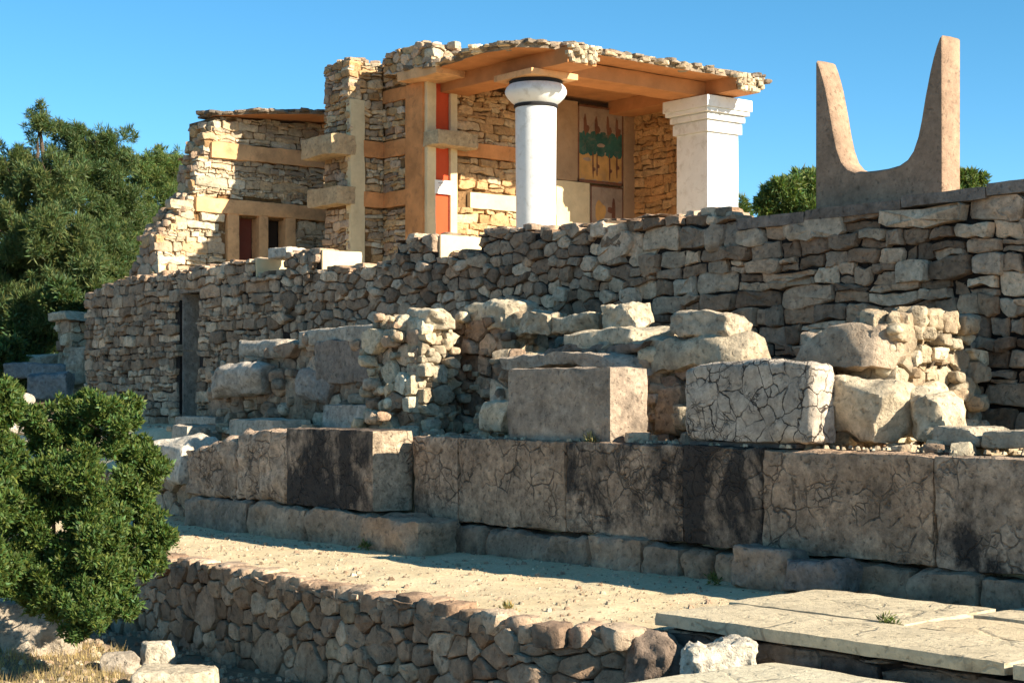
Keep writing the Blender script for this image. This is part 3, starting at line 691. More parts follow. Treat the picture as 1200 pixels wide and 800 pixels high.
# ------------------------------------------------------------------ stone horns on the wall
hx0, hx1, hy0, hy1, hz = xY(955, 15.28), xY(1105, 15.28), 15.28, 15.60, 3.985
half = [(0, 1.0), (.012, 1.012), (.03, 1.0), (.052, .95), (.075, .885), (.10, .80), (.135, .65), (.165, .50), (.19, .40), (.225, .315), (.27, .265), (.33, .237), (.41, .226), (.5, .224)]
outl = half + [(1 - u, h) for u, h in half[-2::-1]]
H = 1.755; Wd = hx1 - hx0
mb = MB(); n = len(outl)
bev = .022
def hring(y, ins):
    pts = [(hx0 + u * Wd, hz + h * H) for u, h in outl] + [(hx1, hz), (hx0, hz)]; out = []
    m = len(pts)
    for i in range(m):
        p0, p, p1 = Vector(pts[i - 1]), Vector(pts[i]), Vector(pts[(i + 1) % m])
        e0 = (p - p0).normalized(); e1 = (p1 - p).normalized(); nn = Vector((e0.y + e1.y, -(e0.x + e1.x))); nn.normalize()
        q = p + nn * ins; out.append((q.x + .004 * noise.noise(Vector((q.x * 6, q.y * 6, y * 6))), y, q.y))
    return out
rings = [hring(hy0, bev), hring(hy0 + bev, 0), hring((hy0 + hy1) / 2, -.004), hring(hy1 - bev, 0), hring(hy1, bev)]
m = len(rings[0]); vs = [p for r in rings for p in r]; fs = []
for k in range(len(rings) - 1):
    for i in range(m): fs.append((k * m + i, (k + 1) * m + i, (k + 1) * m + (i + 1) % m, k * m + (i + 1) % m))
def cap(k, flip):                                            # strips from the outline down to the base line
    base = k * m
    nb = []
    for i in range(n):
        p = vs[base + i]; nb.append(len(vs)); vs.append((p[0], p[1], rings[k][m - 1][2]))
    for i in range(n - 1):
        q = (base + i, base + i + 1, nb[i + 1], nb[i]); fs.append(q[::-1] if flip else q)
cap(0, True); cap(len(rings) - 1, False)
mb.add(vs, fs)
ho = mb.build('stone_horns', 'horn', loc=((hx0 + hx1) / 2, hy0 + .15, hz), ang=50)
tag(ho, 'large U shaped pair of stone horns standing on the wall coping against the sky', 'monument')
bm = bmesh.new(); bm.from_mesh(ho.data); bmesh.ops.recalc_face_normals(bm, faces=bm.faces); bm.to_mesh(ho.data); bm.free()
# ------------------------------------------------------------------ orthostat wall beside the path
w = thing('block_wall', 'low wall of big upright stained blocks along the path', 'wall', (-13, 12.3, 0))
js = [484, 537, 662, 800, 893, 1095, 1330, 1600]; rnd = random.Random(21)
stn = [.68, .62, 1.0, 1.17, .74, .84, .6]
tops = [1.33, 1.335, 1.32, 1.33, 1.31, 1.30, 1.31]
for i in range(7):
    x0, x1 = xY(js[i], 12.), xY(js[i + 1], 12.)
    mb = MB(); worn(mb, ((x0 + x1) / 2, 12.33 + rnd.uniform(-.015, .015), .34), (x1 - x0 - .012, .66, tops[i] - .34), 200 + i, r=.03, amp=.022, res=.06, low=.02,
                    col=jit(rnd, (.51, .365, .255), .08, stn[i]))
    mb.build('block', 'ortho', w)
ps = [486, 570, 694, 757, 800, 835, 905, 1000, 1070, 1150, 1230, 1330, 1450, 1600]
for i in range(len(ps) - 1):
    x0, x1 = xY(ps[i], 11.95), xY(ps[i + 1], 11.95); h = rnd.uniform(.28, .335)
    mb = MB(); worn(mb, ((x0 + x1) / 2, 12.2 + rnd.uniform(-.04, .04), -.12), (x1 - x0 - .02, .62, h + .12), 220 + i, r=.06, amp=.05, res=.07, low=.04, col=jit(rnd, (.38, .265, .18), .2, .45 if i else .9))
    mb.build('plinth_stone', 'rubble', w)
w2 = thing('end_wall', 'short stained block wall with a pale sunlit end, projecting left of the long block wall', 'wall', (-19.5, 11.8, 0))
for i, (p0, p1, h0, h1, st) in enumerate(((335, 437, 1.41, 1.41, 1.16), (276, 335, 1.33, 1.39, .6), (217, 276, 1.02, 1.3, .5))):
    x0, x1 = xY(p0, 11.5), xY(p1, 11.5)
    mb = MB(); worn(mb, ((x0 + x1) / 2, 11.8, .42), (x1 - x0 - .012, .6, 1.), 240 + i, r=.025 if i == 0 else .09, amp=.014 if i == 0 else .05, res=.07, low=0 if i == 0 else .05, col=jit(rnd, (.51, .365, .255), .06, st),
                    deform=lambda p, h0=h0, h1=h1, ww=x1 - x0: Vector((p.x, p.y, p.z * (lerp(h0, h1, p.x / ww + .5) - .42))))
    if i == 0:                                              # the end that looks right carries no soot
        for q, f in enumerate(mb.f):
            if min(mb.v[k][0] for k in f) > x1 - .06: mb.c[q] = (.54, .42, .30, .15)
    mb.build('block', 'ortho', w2)
for i, (p0, p1) in enumerate(((215, 288), (288, 356), (356, 428), (428, 500))):
    x0, x1 = xY(p0, 11.42), xY(p1, 11.42)
    mb = MB(); worn(mb, ((x0 + x1) / 2, 11.75 if i < 3 else 11.66, -.1), (x1 - x0 - .02, .66, .50 - .03 * (i == 3)), 250 + i, r=.07, amp=.05, res=.07, low=.04, col=jit(rnd, (.43, .31, .215), .12, .4)); mb.build('plinth_stone', 'rubble', w2)
mb = MB(); masonry(mb, faceX(-5.78), 12.5, 15.0, -.1, 1.27, 262, size=.24, asp=1.4, pal=GREY, relief=.08, var=.9); mb.box(-6.0, -5.83, 12.5, 15.0, -.2, 1.2, mi=1)
tag(mb.build('terrace_wall', ['rubble', 'mortar'], loc=(-5.9, 13.7, -.1)), 'rubble facing at the right end of the terrace, beyond the block wall', 'wall')
mb = MB(); masonry(mb, faceY(11.96), -29, -20.6, -.1, lambda u: .62 + .5 * sst(-25, -20.5, u), 260, size=.24, asp=1.4, pal=GREY, relief=.08, var=.9, ragged=.06)
mb.box(-29, -20.6, 12.01, 12.2, -.2, .5, mi=1); tag(mb.build('terrace_wall', ['rubble', 'mortar'], loc=(-24.5, 12, -.1)), 'low rubble facing behind the bush, left of the stained end wall', 'wall')
def single(name, mat, fn, label, cat, group=None):
    mb = MB(); fn(mb); return tag(mb.build(name, mat), label, cat, group)
def blk(x0, x1, y0, y1, z0, z1, seed, col, **kw): return lambda mb: worn(mb, ((x0 + x1) / 2, (y0 + y1) / 2, z0), (x1 - x0, y1 - y0, z1 - z0), seed, col=col, **kw)
def rk(c, size, seed, col, **kw): return lambda mb: rock(mb, c, size, seed, col=col, **kw)
LB = 'loose stones on the ruined terrace'
single('stone_block', 'rubble', blk(xY(594, 12.12), xY(715, 12.12), 12.12, 12.68, 1.32, 2.13, 301, (.42, .33, .25, .72), r=.03, amp=.018, res=.06), 'big squared dark block with a clean sunlit right end, on the long block wall', 'stone block', LB)
def dome(p): return Vector((p.x, p.y, p.z * (1 + .07 * math.cos(p.x * 1.9 + .2) - .05 * sst(.3, -.9, p.x)) ))
single('stone_block', 'cracked', blk(xY(800, 12.08), xY(952, 12.08), 12.08, 12.42, 1.37, 2.13, 302, (.47, .40, .325, .2), r=.06, amp=.025, res=.06, deform=dome), 'big pale block crazed all over with cracks, its top slightly domed', 'stone block', LB)
single('stone_slab', 'rubble', blk(xY(805, 12.1), xY(930, 12.1), 12.14, 12.45, 1.315, 1.368, 303, (.16, .13, .11, .6), r=.015, amp=.012, res=.08), 'thin dark slab wedged under the cracked pale block', 'stone slab', LB)
# ruined rubble stubs on the terrace
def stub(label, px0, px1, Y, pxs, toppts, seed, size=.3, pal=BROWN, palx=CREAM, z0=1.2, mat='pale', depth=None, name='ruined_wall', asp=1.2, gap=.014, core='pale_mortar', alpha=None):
    x0, x1 = xY(px0, Y), xY(px1, Y); y1 = yX(pxs, x1) if pxs else Y + (depth or .7)
    tp = prof(profY(Y, toppts)); mb = MB(); rnd = random.Random(seed)
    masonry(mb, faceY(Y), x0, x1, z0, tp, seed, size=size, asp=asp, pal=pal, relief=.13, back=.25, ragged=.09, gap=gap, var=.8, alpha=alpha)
    zt1 = tp(x1); masonry(mb, faceX(x1), Y + .02, y1 + .25, z0, lambda u: zt1 - .25 * max(0, u - Y - .25), seed + 1, size=size * .72, asp=asp, pal=palx, relief=.15, ragged=.10, gap=gap * .6, var=.9, alpha=.2, keep=lambda u, z: u < y1 + .22 * noise.noise(Vector((seed, z * 2.1, 0))))  # paler palette for the sunward side and top, sunlight put into the colour
    masonry(mb, lambda u, z, d: (x0 - d, u, z), Y, y1, z0, lambda u: tp(x0) - .05, seed + 2, size=size, pal=pal, relief=.06)
    k = max(2, int((x1 - x0) / .3))
    for i in range(k):
        a, c = lerp(x0, x1, i / k), lerp(x0, x1, (i + 1) / k); mb.box(a + (.04 if i == 0 else 0), c - (.04 if i == k - 1 else 0), Y + .05, y1 - .12, z0, min(tp(a), tp(c)) - .12, mi=1)
    x = x0
    while x < x1 - .05:
        y = Y + .1
        while y < y1:
            s = rnd.uniform(.14, .36); rock(mb, (x + .1, y + rnd.uniform(-.05, .08), tp(x + .1) - .12), (s, s * rnd.uniform(.7, 1.1), .12 + s * rnd.uniform(.25, .5)), rnd.randrange(9999), col=jit(rnd, rnd.choice(palx), .15, .3), res=.045, rough=.14, rnd_=.33, cuts=7); y += s * .8
        x += rnd.uniform(.16, .26)
    for _ in range(int(26 * (x1 - x0))):                      # stones fallen and sticking out of the faces
        u = rnd.uniform(x0, x1); z = lerp(z0, tp(u), rnd.random() ** 1.3); s = rnd.uniform(.07, .22)
        rock(mb, (u, Y - rnd.uniform(-.02, .10) * (1 if z > z0 + .3 else 2.5), z), (s * 1.3, s, s * rnd.uniform(.6, 1)), rnd.randrange(9999), col=jit(rnd, rnd.choice(pal + palx), .25, .4), res=s / 6, rough=.15, rnd_=.36, cuts=8)
    for _ in range(int(26 * (y1 - Y))):
        u = rnd.uniform(Y, y1 - .05); z = lerp(z0, zt1, rnd.random() ** 1.2); s = rnd.uniform(.07, .22)
        rock(mb, (x1 + rnd.uniform(-.04, .10) * (1 if z > z0 + .3 else 2), u, z), (s, s * 1.2, s * rnd.uniform(.6, 1)), rnd.randrange(9999), col=jit(rnd, rnd.choice(palx), .25, .3), res=s / 6, rough=.15, rnd_=.36, cuts=8)
    return tag(mb.build(name, [mat, core], loc=((x0 + x1) / 2, (Y + y1) / 2, z0)), label, 'ruined wall', 'ruined rubble walls on the terrace')
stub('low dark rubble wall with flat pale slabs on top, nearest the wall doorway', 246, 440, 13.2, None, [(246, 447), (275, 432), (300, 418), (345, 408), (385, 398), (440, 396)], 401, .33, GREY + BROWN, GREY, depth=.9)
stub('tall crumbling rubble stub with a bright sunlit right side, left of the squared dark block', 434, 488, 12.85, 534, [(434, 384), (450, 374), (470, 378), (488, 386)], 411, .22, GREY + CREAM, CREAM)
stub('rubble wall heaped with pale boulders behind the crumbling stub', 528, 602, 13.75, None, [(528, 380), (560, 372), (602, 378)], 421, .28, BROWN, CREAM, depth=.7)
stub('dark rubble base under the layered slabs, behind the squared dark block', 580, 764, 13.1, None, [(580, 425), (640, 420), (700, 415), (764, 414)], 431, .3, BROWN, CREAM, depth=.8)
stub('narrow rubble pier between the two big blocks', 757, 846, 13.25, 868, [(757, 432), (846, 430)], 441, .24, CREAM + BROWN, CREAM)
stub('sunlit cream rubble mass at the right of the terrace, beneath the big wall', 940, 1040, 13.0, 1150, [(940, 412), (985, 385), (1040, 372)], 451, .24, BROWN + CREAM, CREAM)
def pxbox(name, px0, px1, Y, dpt, y0, y1, seed, label, cat, col, mat='pale', kind='rock', **kw):
    x0, x1 = xY(px0, Y), xY(px1, Y); xm = (x0 + x1) / 2; zt, zb = zz(y0, xm, Y), zz(y1, xm, Y)
    f = rk((xm, Y + dpt / 2, zb), (x1 - x0, dpt, zt - zb), seed, col, rot=kw.pop('rot', 0), **kw) if kind == 'rock' else blk(x0, x1, Y, Y + dpt, zb, zt, seed, col, **kw)
    return single(name, mat, f, label, cat, LB)
cm = (.58, .48, .34, .15)
pxbox('stone_slab', 264, 338, 13.1, .75, 399, 421, 501, 'flat white topped slab on the left end of the low dark rubble wall', 'stone slab', (.52, .45, .36, .3), rough=.08, rnd_=.4, cuts=2)
pxbox('boulder', 241, 296, 12.75, .8, 424, 462, 502, 'rounded pale capped boulder lowest at the left end of the rubble wall', 'boulder', (.5, .43, .35, .35), cuts=3, rnd_=.42)
pxbox('stone_slab', 330, 440, 13.05, .7, 384, 404, 503, 'long tilted pale slab along the top of the low rubble wall', 'stone slab', (.5, .43, .34, .3), tilt=(.03, 0), rough=.09, cuts=3)
pxbox('stone_block', 366, 436, 13.02, .5, 398, 450, 504, 'dark brown squared block set in the face of the low rubble wall', 'stone block', (.32, .25, .195, .6), mat='rubble', kind='blk', r=.06, amp=.03, low=.04)
pxbox('boulder', 343, 385, 12.98, .4, 434, 474, 505, 'round grey boulder in the face of the low rubble wall', 'boulder', (.38, .31, .255, .3), cuts=2, rnd_=.48)
pxbox('stone_block', 377, 441, 12.8, .4, 474, 502, 506, 'small light grey squared block at the foot of the low rubble wall', 'stone block', (.5, .43, .35, .2), mat='rubble', kind='blk', r=.03, amp=.02)
pxbox('boulder', 466, 506, 12.95, .4, 360, 387, 507, 'cream boulder perched on top of the crumbling stub', 'boulder', cm, cuts=4)
pxbox('boulder', 536, 600, 13.7, .5, 355, 386, 508, 'large lumpy cream boulder topping the heap behind the crumbling stub', 'boulder', cm, cuts=3, rough=.16)
pxbox('boulder', 598, 640, 13.5, .5, 362, 392, 509, 'medium cream boulder right of the heap, above the layered slabs', 'boulder', cm, cuts=4, rough=.16)
pxbox('boulder', 640, 690, 13.6, .4, 368, 388, 510, 'low flat cream boulder between its two rounder neighbours', 'boulder', cm, cuts=4, rough=.14)
pxbox('boulder', 690, 745, 13.6, .45, 360, 388, 511, 'ridged cream boulder with dark clefts at the right of the row', 'boulder', cm, cuts=6, rough=.18)
pxbox('stone_slab', 660, 768, 13.0, .7, 385, 404, 512, 'broad overhanging cream slab on top of the layered slabs', 'stone slab', cm, kind='blk', r=.03, amp=.05, low=.10, cuts=3)
pxbox('stone_slab', 612, 756, 12.95, .7, 404, 416, 513, 'dark thin middle slab of the layered slabs', 'stone slab', (.25, .195, .155, .5), mat='rubble', kind='blk', r=.03, amp=.05, low=.08, cuts=3)
pxbox('stone_slab', 582, 752, 12.8, .8, 415, 432, 514, 'lowest and longest of the layered slabs, behind the squared dark block', 'stone slab', (.44, .36, .28, .4), kind='blk', r=.03, amp=.05, low=.10, cuts=3)
pxbox('stone_block', 757, 866, 13.05, .6, 396, 432, 515, 'broad flat cream block with a rough top resting on the narrow rubble pier', 'stone block', (.50, .41, .29, .35), kind='blk', r=.05, amp=.06, low=.10, cuts=4)
pxbox('boulder', 778, 850, 13.1, .5, 368, 398, 516, 'rounded boulder lying on the broad flat cream block', 'boulder', (.50, .41, .3, .35), cuts=4, rough=.14)
pxbox('stone_block', 930, 1024, 12.75, .55, 382, 430, 517, 'tapering squared stone with a bright chipped end on the sunlit rubble mass', 'stone block', (.44, .34, .245, .35), kind='blk', r=.06, amp=.06, low=.12, cuts=5)
pxbox('boulder', 972, 1042, 12.45, .6, 436, 516, 518, 'leaning angular cream boulder beside the cracked pale block', 'boulder', cm, cuts=7, rough=.12)
pxbox('boulder', 1046, 1100, 12.6, .45, 455, 512, 519, 'pale knobbly boulder at the foot of the sunlit rubble mass', 'boulder', cm, cuts=6, rough=.16)
pxbox('stone_slab', 1090, 1150, 12.5, .5, 499, 523, 520, 'small flat stone lying on the block wall near its right end', 'stone slab', (.5, .42, .31, .3), cuts=3)
pxbox('stone_slab', 1150, 1235, 12.5, .6, 505, 525, 521, 'flat wedge stone at the right edge on top of the block wall', 'stone slab', (.5, .42, .31, .3), cuts=3)
pxbox('boulder', 560, 596, 12.3, .3, 472, 508, 522, 'small pale upright stone leaning on the left end of the squared dark block', 'boulder', cm, cuts=5)
pxbox('stone_block', 765, 800, 13.1, .3, 452, 512, 523, 'small reddish cream stone in the gap between the two big blocks', 'stone block', (.5, .37, .25, .25), cuts=5)
pxbox('stone_block', 200, 219, 12.1, .6, 498, 545, 524, 'small squared block with a pale blotchy end left of the stained end wall', 'stone block', (.48, .40, .31, .35), kind='blk', r=.03, amp=.02, mat='rubble')
pxbox('stone_block', 268, 318, 12.1, .65, 491, 520, 525, 'low pale lit block on top of the stained end wall', 'stone block', (.54, .46, .35, .2), kind='blk', r=.04, amp=.02)
pxbox('stone_slab', 205, 252, 12.9, .6, 488, 497, 526, 'thin flat slab lying on the ground below the wall doorway', 'stone slab', (.52, .45, .36, .2), kind='blk', r=.02, amp=.02)
pxbox('boulder', 172, 214, 11.5, .6, 513, 560, 527, 'smooth white boulder half hidden by the bush', 'boulder', (.62, .55, .45, .1), cuts=3)
pxbox('boulder', 850, 915, 11.62, .42, 637, 694, 528, 'squat leaning boulder on the path against the foot of the block wall', 'boulder', (.36, .28, .215, .4), mat='rubble', cuts=4, rnd_=.22)
pxbox('boulder', 905, 985, 11.55, .4, 655, 696, 529, 'low dark wedge shaped stone right of the squat boulder', 'boulder', (.27, .22, .185, .5), mat='rubble', cuts=4, tilt=(.1, 0))
pxbox('boulder', 308, 340, 15.1, .5, 290, 303, 530, 'pale stone lying on the wall top below the dark window', 'boulder', (.6, .53, .44, .2), cuts=4)
# ------------------------------------------------------------------ paving slabs, right foreground
PV = 'paving slabs at the right foreground'
def pave(x0, x1, y0, y1, zt, th, seed, label, **kw): return single('paving_slab', 'slab', blk(x0, x1, y0, y1, zt - th, zt, seed, jit(random.Random(seed), (.60, .50, .34), .10, .35), r=.016, amp=.010, res=.10, **kw), label, 'paving slab', PV)
skew = lambda a: (lambda p: Vector((p.x + p.y * a, p.y, p.z)))
pave(-9.62, -6.44, 9.05, 9.965, .15, .10, 601, 'long front paving slab with a jutting corner over the rubble wall')
pave(-6.40, -3.0, 9.07, 9.96, .14, .10, 602, 'paving slab at the right edge of the front row')
pave(-9.85, -8.05, 10.01, 11.3, .152, .2, 603, 'leftmost paving slab of the second row, below the squat boulder', deform=skew(-.1))
pave(-8.0, -5.2, 10.01, 10.78, .140, .2, 604, 'narrow middle paving slab of the second row')
pave(-8.0, -4.2, 10.83, 11.75, .155, .2, 605, 'rear paving slab half in the shade of the block wall')
pave(-8.25, -3.4, 6.3, 8.92, -.05, .28, 606, 'lower paving slab a step down at the bottom edge', )
mb = MB(); masonry(mb, faceY(9.14), -9.58, -3.2, -.5, .03, 611, size=.2, asp=2.6, style='course', pal=((.20, .15, .11), (.15, .11, .085), (.25, .19, .14)), relief=.05, ragged=.005)
masonry(mb, lambda u, z, d: (-9.58 - d, u, z), 9.14, 10.0, -.3, .03, 612, size=.18, asp=1.6, style='course', pal=BROWN, relief=.04, ragged=.005); mb.box(-9.55, -3.2, 9.18, 9.9, -.9, .02, mi=1)
tag(mb.build('kerb_wall', ['rubble', 'mortar']), 'low dark rubble course beneath the front edge of the paving slabs', 'wall')
# ------------------------------------------------------------------ rubble wall below the path
mb = MB(); fy = lambda u, z, d: (u, front_y(u) - d, z)
fdn = random.Random(5)
masonry(mb, fy, -19.6, -9.5, -1.1, lambda u: .0 + .05 * noise.noise(Vector((u * 2, 0, 0))) - .10 * math.exp(-((u + 10.15) / .25) ** 2), 621, size=.17, asp=1.35, pal=GREY + GREY + CREAM[3:] + BROWN[:3], relief=.035, amt=.25, back=.35, gap=.010, var=.8, ragged=.05)
xs = np.linspace(-19.6, -9.5, 50)
for a, c in zip(xs[:-1], xs[1:]): mb.box(a, c, max(front_y(a), front_y(c)) + .06, front_y(a) + .5, -1.2, -.12, mi=1)
x = -19.5
while x < -9.6:
    s = fdn.uniform(.16, .34); rock(mb, (x + s / 2, front_y(x) + .14, -.12), (s, .3, .13 + .25 * s), int(x * 991) % 9000, rot=fdn.uniform(-.3, .3), col=jit(fdn, fdn.choice(GREY + BROWN)), res=.05); x += s * .97
tag(mb.build('rubble_wall', ['rubble', 'mortar'], loc=(-14.5, 8.6, -1.1)), 'shaded rubble stone wall holding up the gravel path in the foreground', 'wall')
FS = 'loose stones in the foreground'
def fg(name, px, py, wpx, hpx, seed, label, col, mat='pale', dz=0, **kw):
    d = FPX * (EYE + .9) / (py - HOR) if dz == 0 else FPX * (EYE - dz) / (py - HOR)
    p = at(px, py, d); w_ = wpx * d / FPX; h_ = hpx * d / FPX
    return single(name, mat, rk((p.x, p.y, p.z - .03), (w_, kw.pop('dy', w_ * .75), h_ + .03), seed, col, rot=kw.pop('rot', TH), **kw), label, 'rock' if name != 'stone_slab' else 'stone slab', FS)
fg('rock', 42, 772, 86, 70, 701, 'big layered grey rock under the bush at the left edge', (.46, .38, .29, .3), cuts=6, rough=.12)
fg('rock', 185, 778, 40, 28, 702, 'small white rock topmost of the three by the wall foot', (.62, .54, .42, .1), cuts=6)
fg('rock', 145, 786, 46, 22, 703, 'small flat grey stone leftmost of those by the wall foot', (.46, .39, .31, .2), cuts=5)
fg('stone_slab', 205, 806, 92, 22, 704, 'flat pale slab lying at the bottom edge below the rubble wall', (.58, .49, .36, .15), cuts=3)
fg('rock', 770, 800, 72, 64, 705, 'dark rounded boulder ending the rubble wall beside the paving', (.27, .2, .15, .4), 'rubble', dz=-.36, cuts=3, rnd_=.46, rough=.16, rot=.7)
fg('rock', 842, 789, 98, 34, 706, 'rough white rock between the two slab levels', (.62, .55, .44, .35), dz=-.16, cuts=7, rough=.24, rnd_=.35)
fg('rock', 690, 788, 62, 52, 707, 'dark boulder bulging from the end of the rubble wall', (.29, .215, .16, .4), 'rubble', dz=-.35, cuts=3, rnd_=.46, rough=.15, rot=.4)
# ------------------------------------------------------------------ left background ruins
LR = 'ruins beyond the left end of the big wall'
def far(name, px, py, d, wpx, hpx, seed, label, cat, col, mat='pale', **kw):
    p = at(px, py, d); w_ = wpx * d / FPX; h_ = hpx * d / FPX
    return single(name, mat, rk((p.x, p.y, p.z), (w_, w_ * .8, h_), seed, col, rot=TH + .1, **kw), label, cat, LR)
x0 = at(78, 440, 38)
mb = MB(); masonry(mb, faceY(x0.y), x0.x - .55, x0.x + .15, 1.0, 3.55, 801, size=.22, pal=CREAM + GREY, relief=.08); masonry(mb, faceX(x0.x + .15), x0.y, x0.y + .6, 1.0, 3.5, 802, size=.22, pal=CREAM, relief=.08)
mb.box(x0.x - .5, x0.x + .1, x0.y + .05, x0.y + .6, .8, 3.5, mi=1)
tag(mb.build('stone_pier', ['pale', 'pale_mortar']), 'short rubble pier under the pines left of the big wall', 'pier', LR)
single('stone_slab', 'pale', rk((x0.x - .15, x0.y + .25, 3.52), (1.1, .8, .2), 803, (.5, .42, .3, .2), rot=0, cuts=1), 'flat pale slab capping the short pier under the pines', 'stone slab', LR)
far('boulder', 62, 470, 36, 56, 32, 811, 'large blue grey boulder below the short pier', 'boulder', (.24, .25, .25, .4), 'rubble')
far('boulder', 45, 444, 38, 70, 18, 812, 'long flat blue grey stone above the large boulder', 'boulder', (.24, .26, .26, .4), 'rubble', cuts=2)
far('boulder', 92, 455, 37, 26, 46, 813, 'upright pale stone against the end of the big wall', 'boulder', (.48, .4, .3, .3))
far('boulder', 22, 510, 30, 40, 50, 814, 'white chunky stone between the two bushes', 'boulder', (.6, .53, .43, .1))
far('boulder', 50, 430, 40, 46, 14, 815, 'pale flat stone at the foot of the pines', 'boulder', (.5, .42, .31, .2))
far('boulder', 70, 522, 31, 60, 36, 816, 'pinkish grey stone showing over the top of the bush', 'boulder', (.42, .34, .28, .2))
# ------------------------------------------------------------------ trees and bushes
def snoise(p, f, ph): return (np.sin(p[:, 0] * f + ph) * np.sin(p[:, 1] * f * 1.13 + ph * 1.7) + np.sin(p[:, 2] * f * .93 + ph * 2.3) * np.sin((p[:, 0] + p[:, 1]) * f * .71 + ph)) * .5
def foliage(name, blobs, n, ln, wd, seed, green, parent, tuft=3, gap=.25, up=.3, shell=.5, mat='leaf'):
    rs = np.random.RandomState(seed); wts = np.array([b_[1] ** 2 for b_ in blobs]); wts /= wts.sum()
    bi = rs.choice(len(blobs), n, p=wts); cen = np.array([tuple(b_[0]) for b_ in blobs])[bi]; rad = np.array([b_[1] for b_ in blobs])[bi]; sq = np.array([b_[2] if len(b_) > 2 else 1. for b_ in blobs])[bi]
    d = rs.normal(size=(n, 3)); d /= np.linalg.norm(d, axis=1)[:, None]
    lump = 1 + .30 * snoise(d * 1., 3.1, seed) + .18 * snoise(d, 7.3, seed + 2)
    rr = rad * (shell + (1 - shell) * rs.rand(n) ** .55) * lump
    p = cen + d * rr[:, None] * np.stack([np.ones(n), np.ones(n), sq], 1)
    br = np.mean([b_[1] for b_ in blobs])
    g = snoise(p, 5.2 / br, seed + 5) + .6 * snoise(p, 11 / br, seed + 9)
    keep = g > -gap - rs.rand(n) * .5
    p, d, g = p[keep], d[keep], g[keep]; n = len(p)
    p = np.repeat(p, tuft, 0); d = np.repeat(d, tuft, 0); g = np.repeat(g, tuft, 0); m = n * tuft
    t = d * .8 + rs.normal(size=(m, 3)) * .75 + np.array([0, 0, up]); t /= np.linalg.norm(t, axis=1)[:, None]
    bb = np.cross(t, rs.normal(size=(m, 3))); bb /= np.linalg.norm(bb, axis=1)[:, None]
    sv = .35 + 1.1 * rs.rand(m) ** 1.3; l = ln * sv * (.8 + .4 * rs.rand(m)); w_ = wd * sv * (.8 + .4 * rs.rand(m))
    v = np.stack([p, p + t * (l * .45)[:, None] + bb * (w_ / 2)[:, None], p + t * l[:, None], p + t * (l * .45)[:, None] - bb * (w_ / 2)[:, None]], 1).reshape(-1, 3)
    base = np.array(parent.location) if parent is not None else np.zeros(3)
    me = bpy.data.meshes.new(name); me.vertices.add(len(v)); me.vertices.foreach_set('co', (v - base).astype(np.float32).ravel())
    me.loops.add(m * 4); me.loops.foreach_set('vertex_index', np.arange(m * 4, dtype=np.int32)); me.polygons.add(m)
    me.polygons.foreach_set('loop_start', np.arange(0, m * 4, 4, dtype=np.int32)); me.polygons.foreach_set('loop_total', np.full(m, 4, np.int32))
    me.update(calc_edges=True); me.materials.append(M[mat])
    k = (.5 + .85 * rs.rand(m) + .3 * g)[:, None]; hue = rs.rand(m)[:, None]
    c = np.concatenate([np.array(green)[None] * k * np.concatenate([1 + .7 * (hue - .5), np.ones((m, 1)), 1 - .4 * (hue - .5)], 1), np.ones((m, 1))], 1)
    a = me.attributes.new('Col', 'FLOAT_COLOR', 'FACE'); a.data.foreach_set('color', np.clip(c, .004, 1).astype(np.float32).ravel())
    o = bpy.data.objects.new(name, me); COL.objects.link(o)
    if parent is not None: o.parent = parent
    return o
def limb(mb, a, b_, r0, r1, seg=6, n=7, wob=.08, seed=0):
    rnd = random.Random(seed); a, b_ = Vector(a), Vector(b_); ax = (b_ - a).normalized(); s = ax.orthogonal().normalized(); q = ax.cross(s); vs = []; fs = []; ln = (b_ - a).length
    for k in range(seg + 1):
        t = k / seg; c = a.lerp(b_, t) + (s * rnd.uniform(-1, 1) + q * rnd.uniform(-1, 1)) * wob * ln * .3 * (0 if k in (0,) else 1); r = lerp(r0, r1, t)
        for i in range(n): an = 2 * math.pi * i / n; vs.append(c + s * math.cos(an) * r + q * math.sin(an) * r)
    for k in range(seg):
        for i in range(n): fs.append((k * n + i, k * n + (i + 1) % n, (k + 1) * n + (i + 1) % n, (k + 1) * n + i))
    return mb.add(vs, fs)
def tree(label, base, blobs, n, ln, wd, seed, green, cat='pine tree', name='pine_tree', tr=.22, group=None, ck=0, cf=.35, spray=0, **kw):
    t = thing(name, label, cat, base, group); mb = MB(); base = Vector(base)
    top = max((Vector(b_[0]) for b_ in blobs), key=lambda q: q.z); trunk_top = Vector((lerp(base.x, top.x, .8), lerp(base.y, top.y, .8), top.z))
    limb(mb, base, trunk_top, tr, tr * .2, 9, 9, .06, seed)
    for i, b_ in enumerate(blobs[:14]):
        c = Vector(b_[0]); h = max(.1, min(.9, (c.z - base.z - b_[1] * .6) / (trunk_top.z - base.z))); limb(mb, base.lerp(trunk_top, h), c, tr * .4 * (1 - .5 * h), tr * .08, 5, 6, .1, seed + i)
        for j in range(3):
            rn = random.Random(seed * 9 + i * 5 + j); e = c + Vector((rn.gauss(0, 1), rn.gauss(0, 1), rn.gauss(.3, .7))).normalized() * b_[1] * .8; limb(mb, c, e, tr * .09, tr * .03, 4, 5, .1, seed + j)
    mb.build('trunk', 'bark', t)
    if ck: blobs = clumps(blobs, ck, cf, seed) + (clumps(blobs, spray // len(blobs) + 1, .14, seed + 1, 1.12, .5) if spray else [])
    foliage('crown', blobs, n, ln, wd, seed, green, t, **kw); return t
def bl(px, py, d, rpx, sq=1.): return (at(px, py, d), rpx * d / FPX, sq)
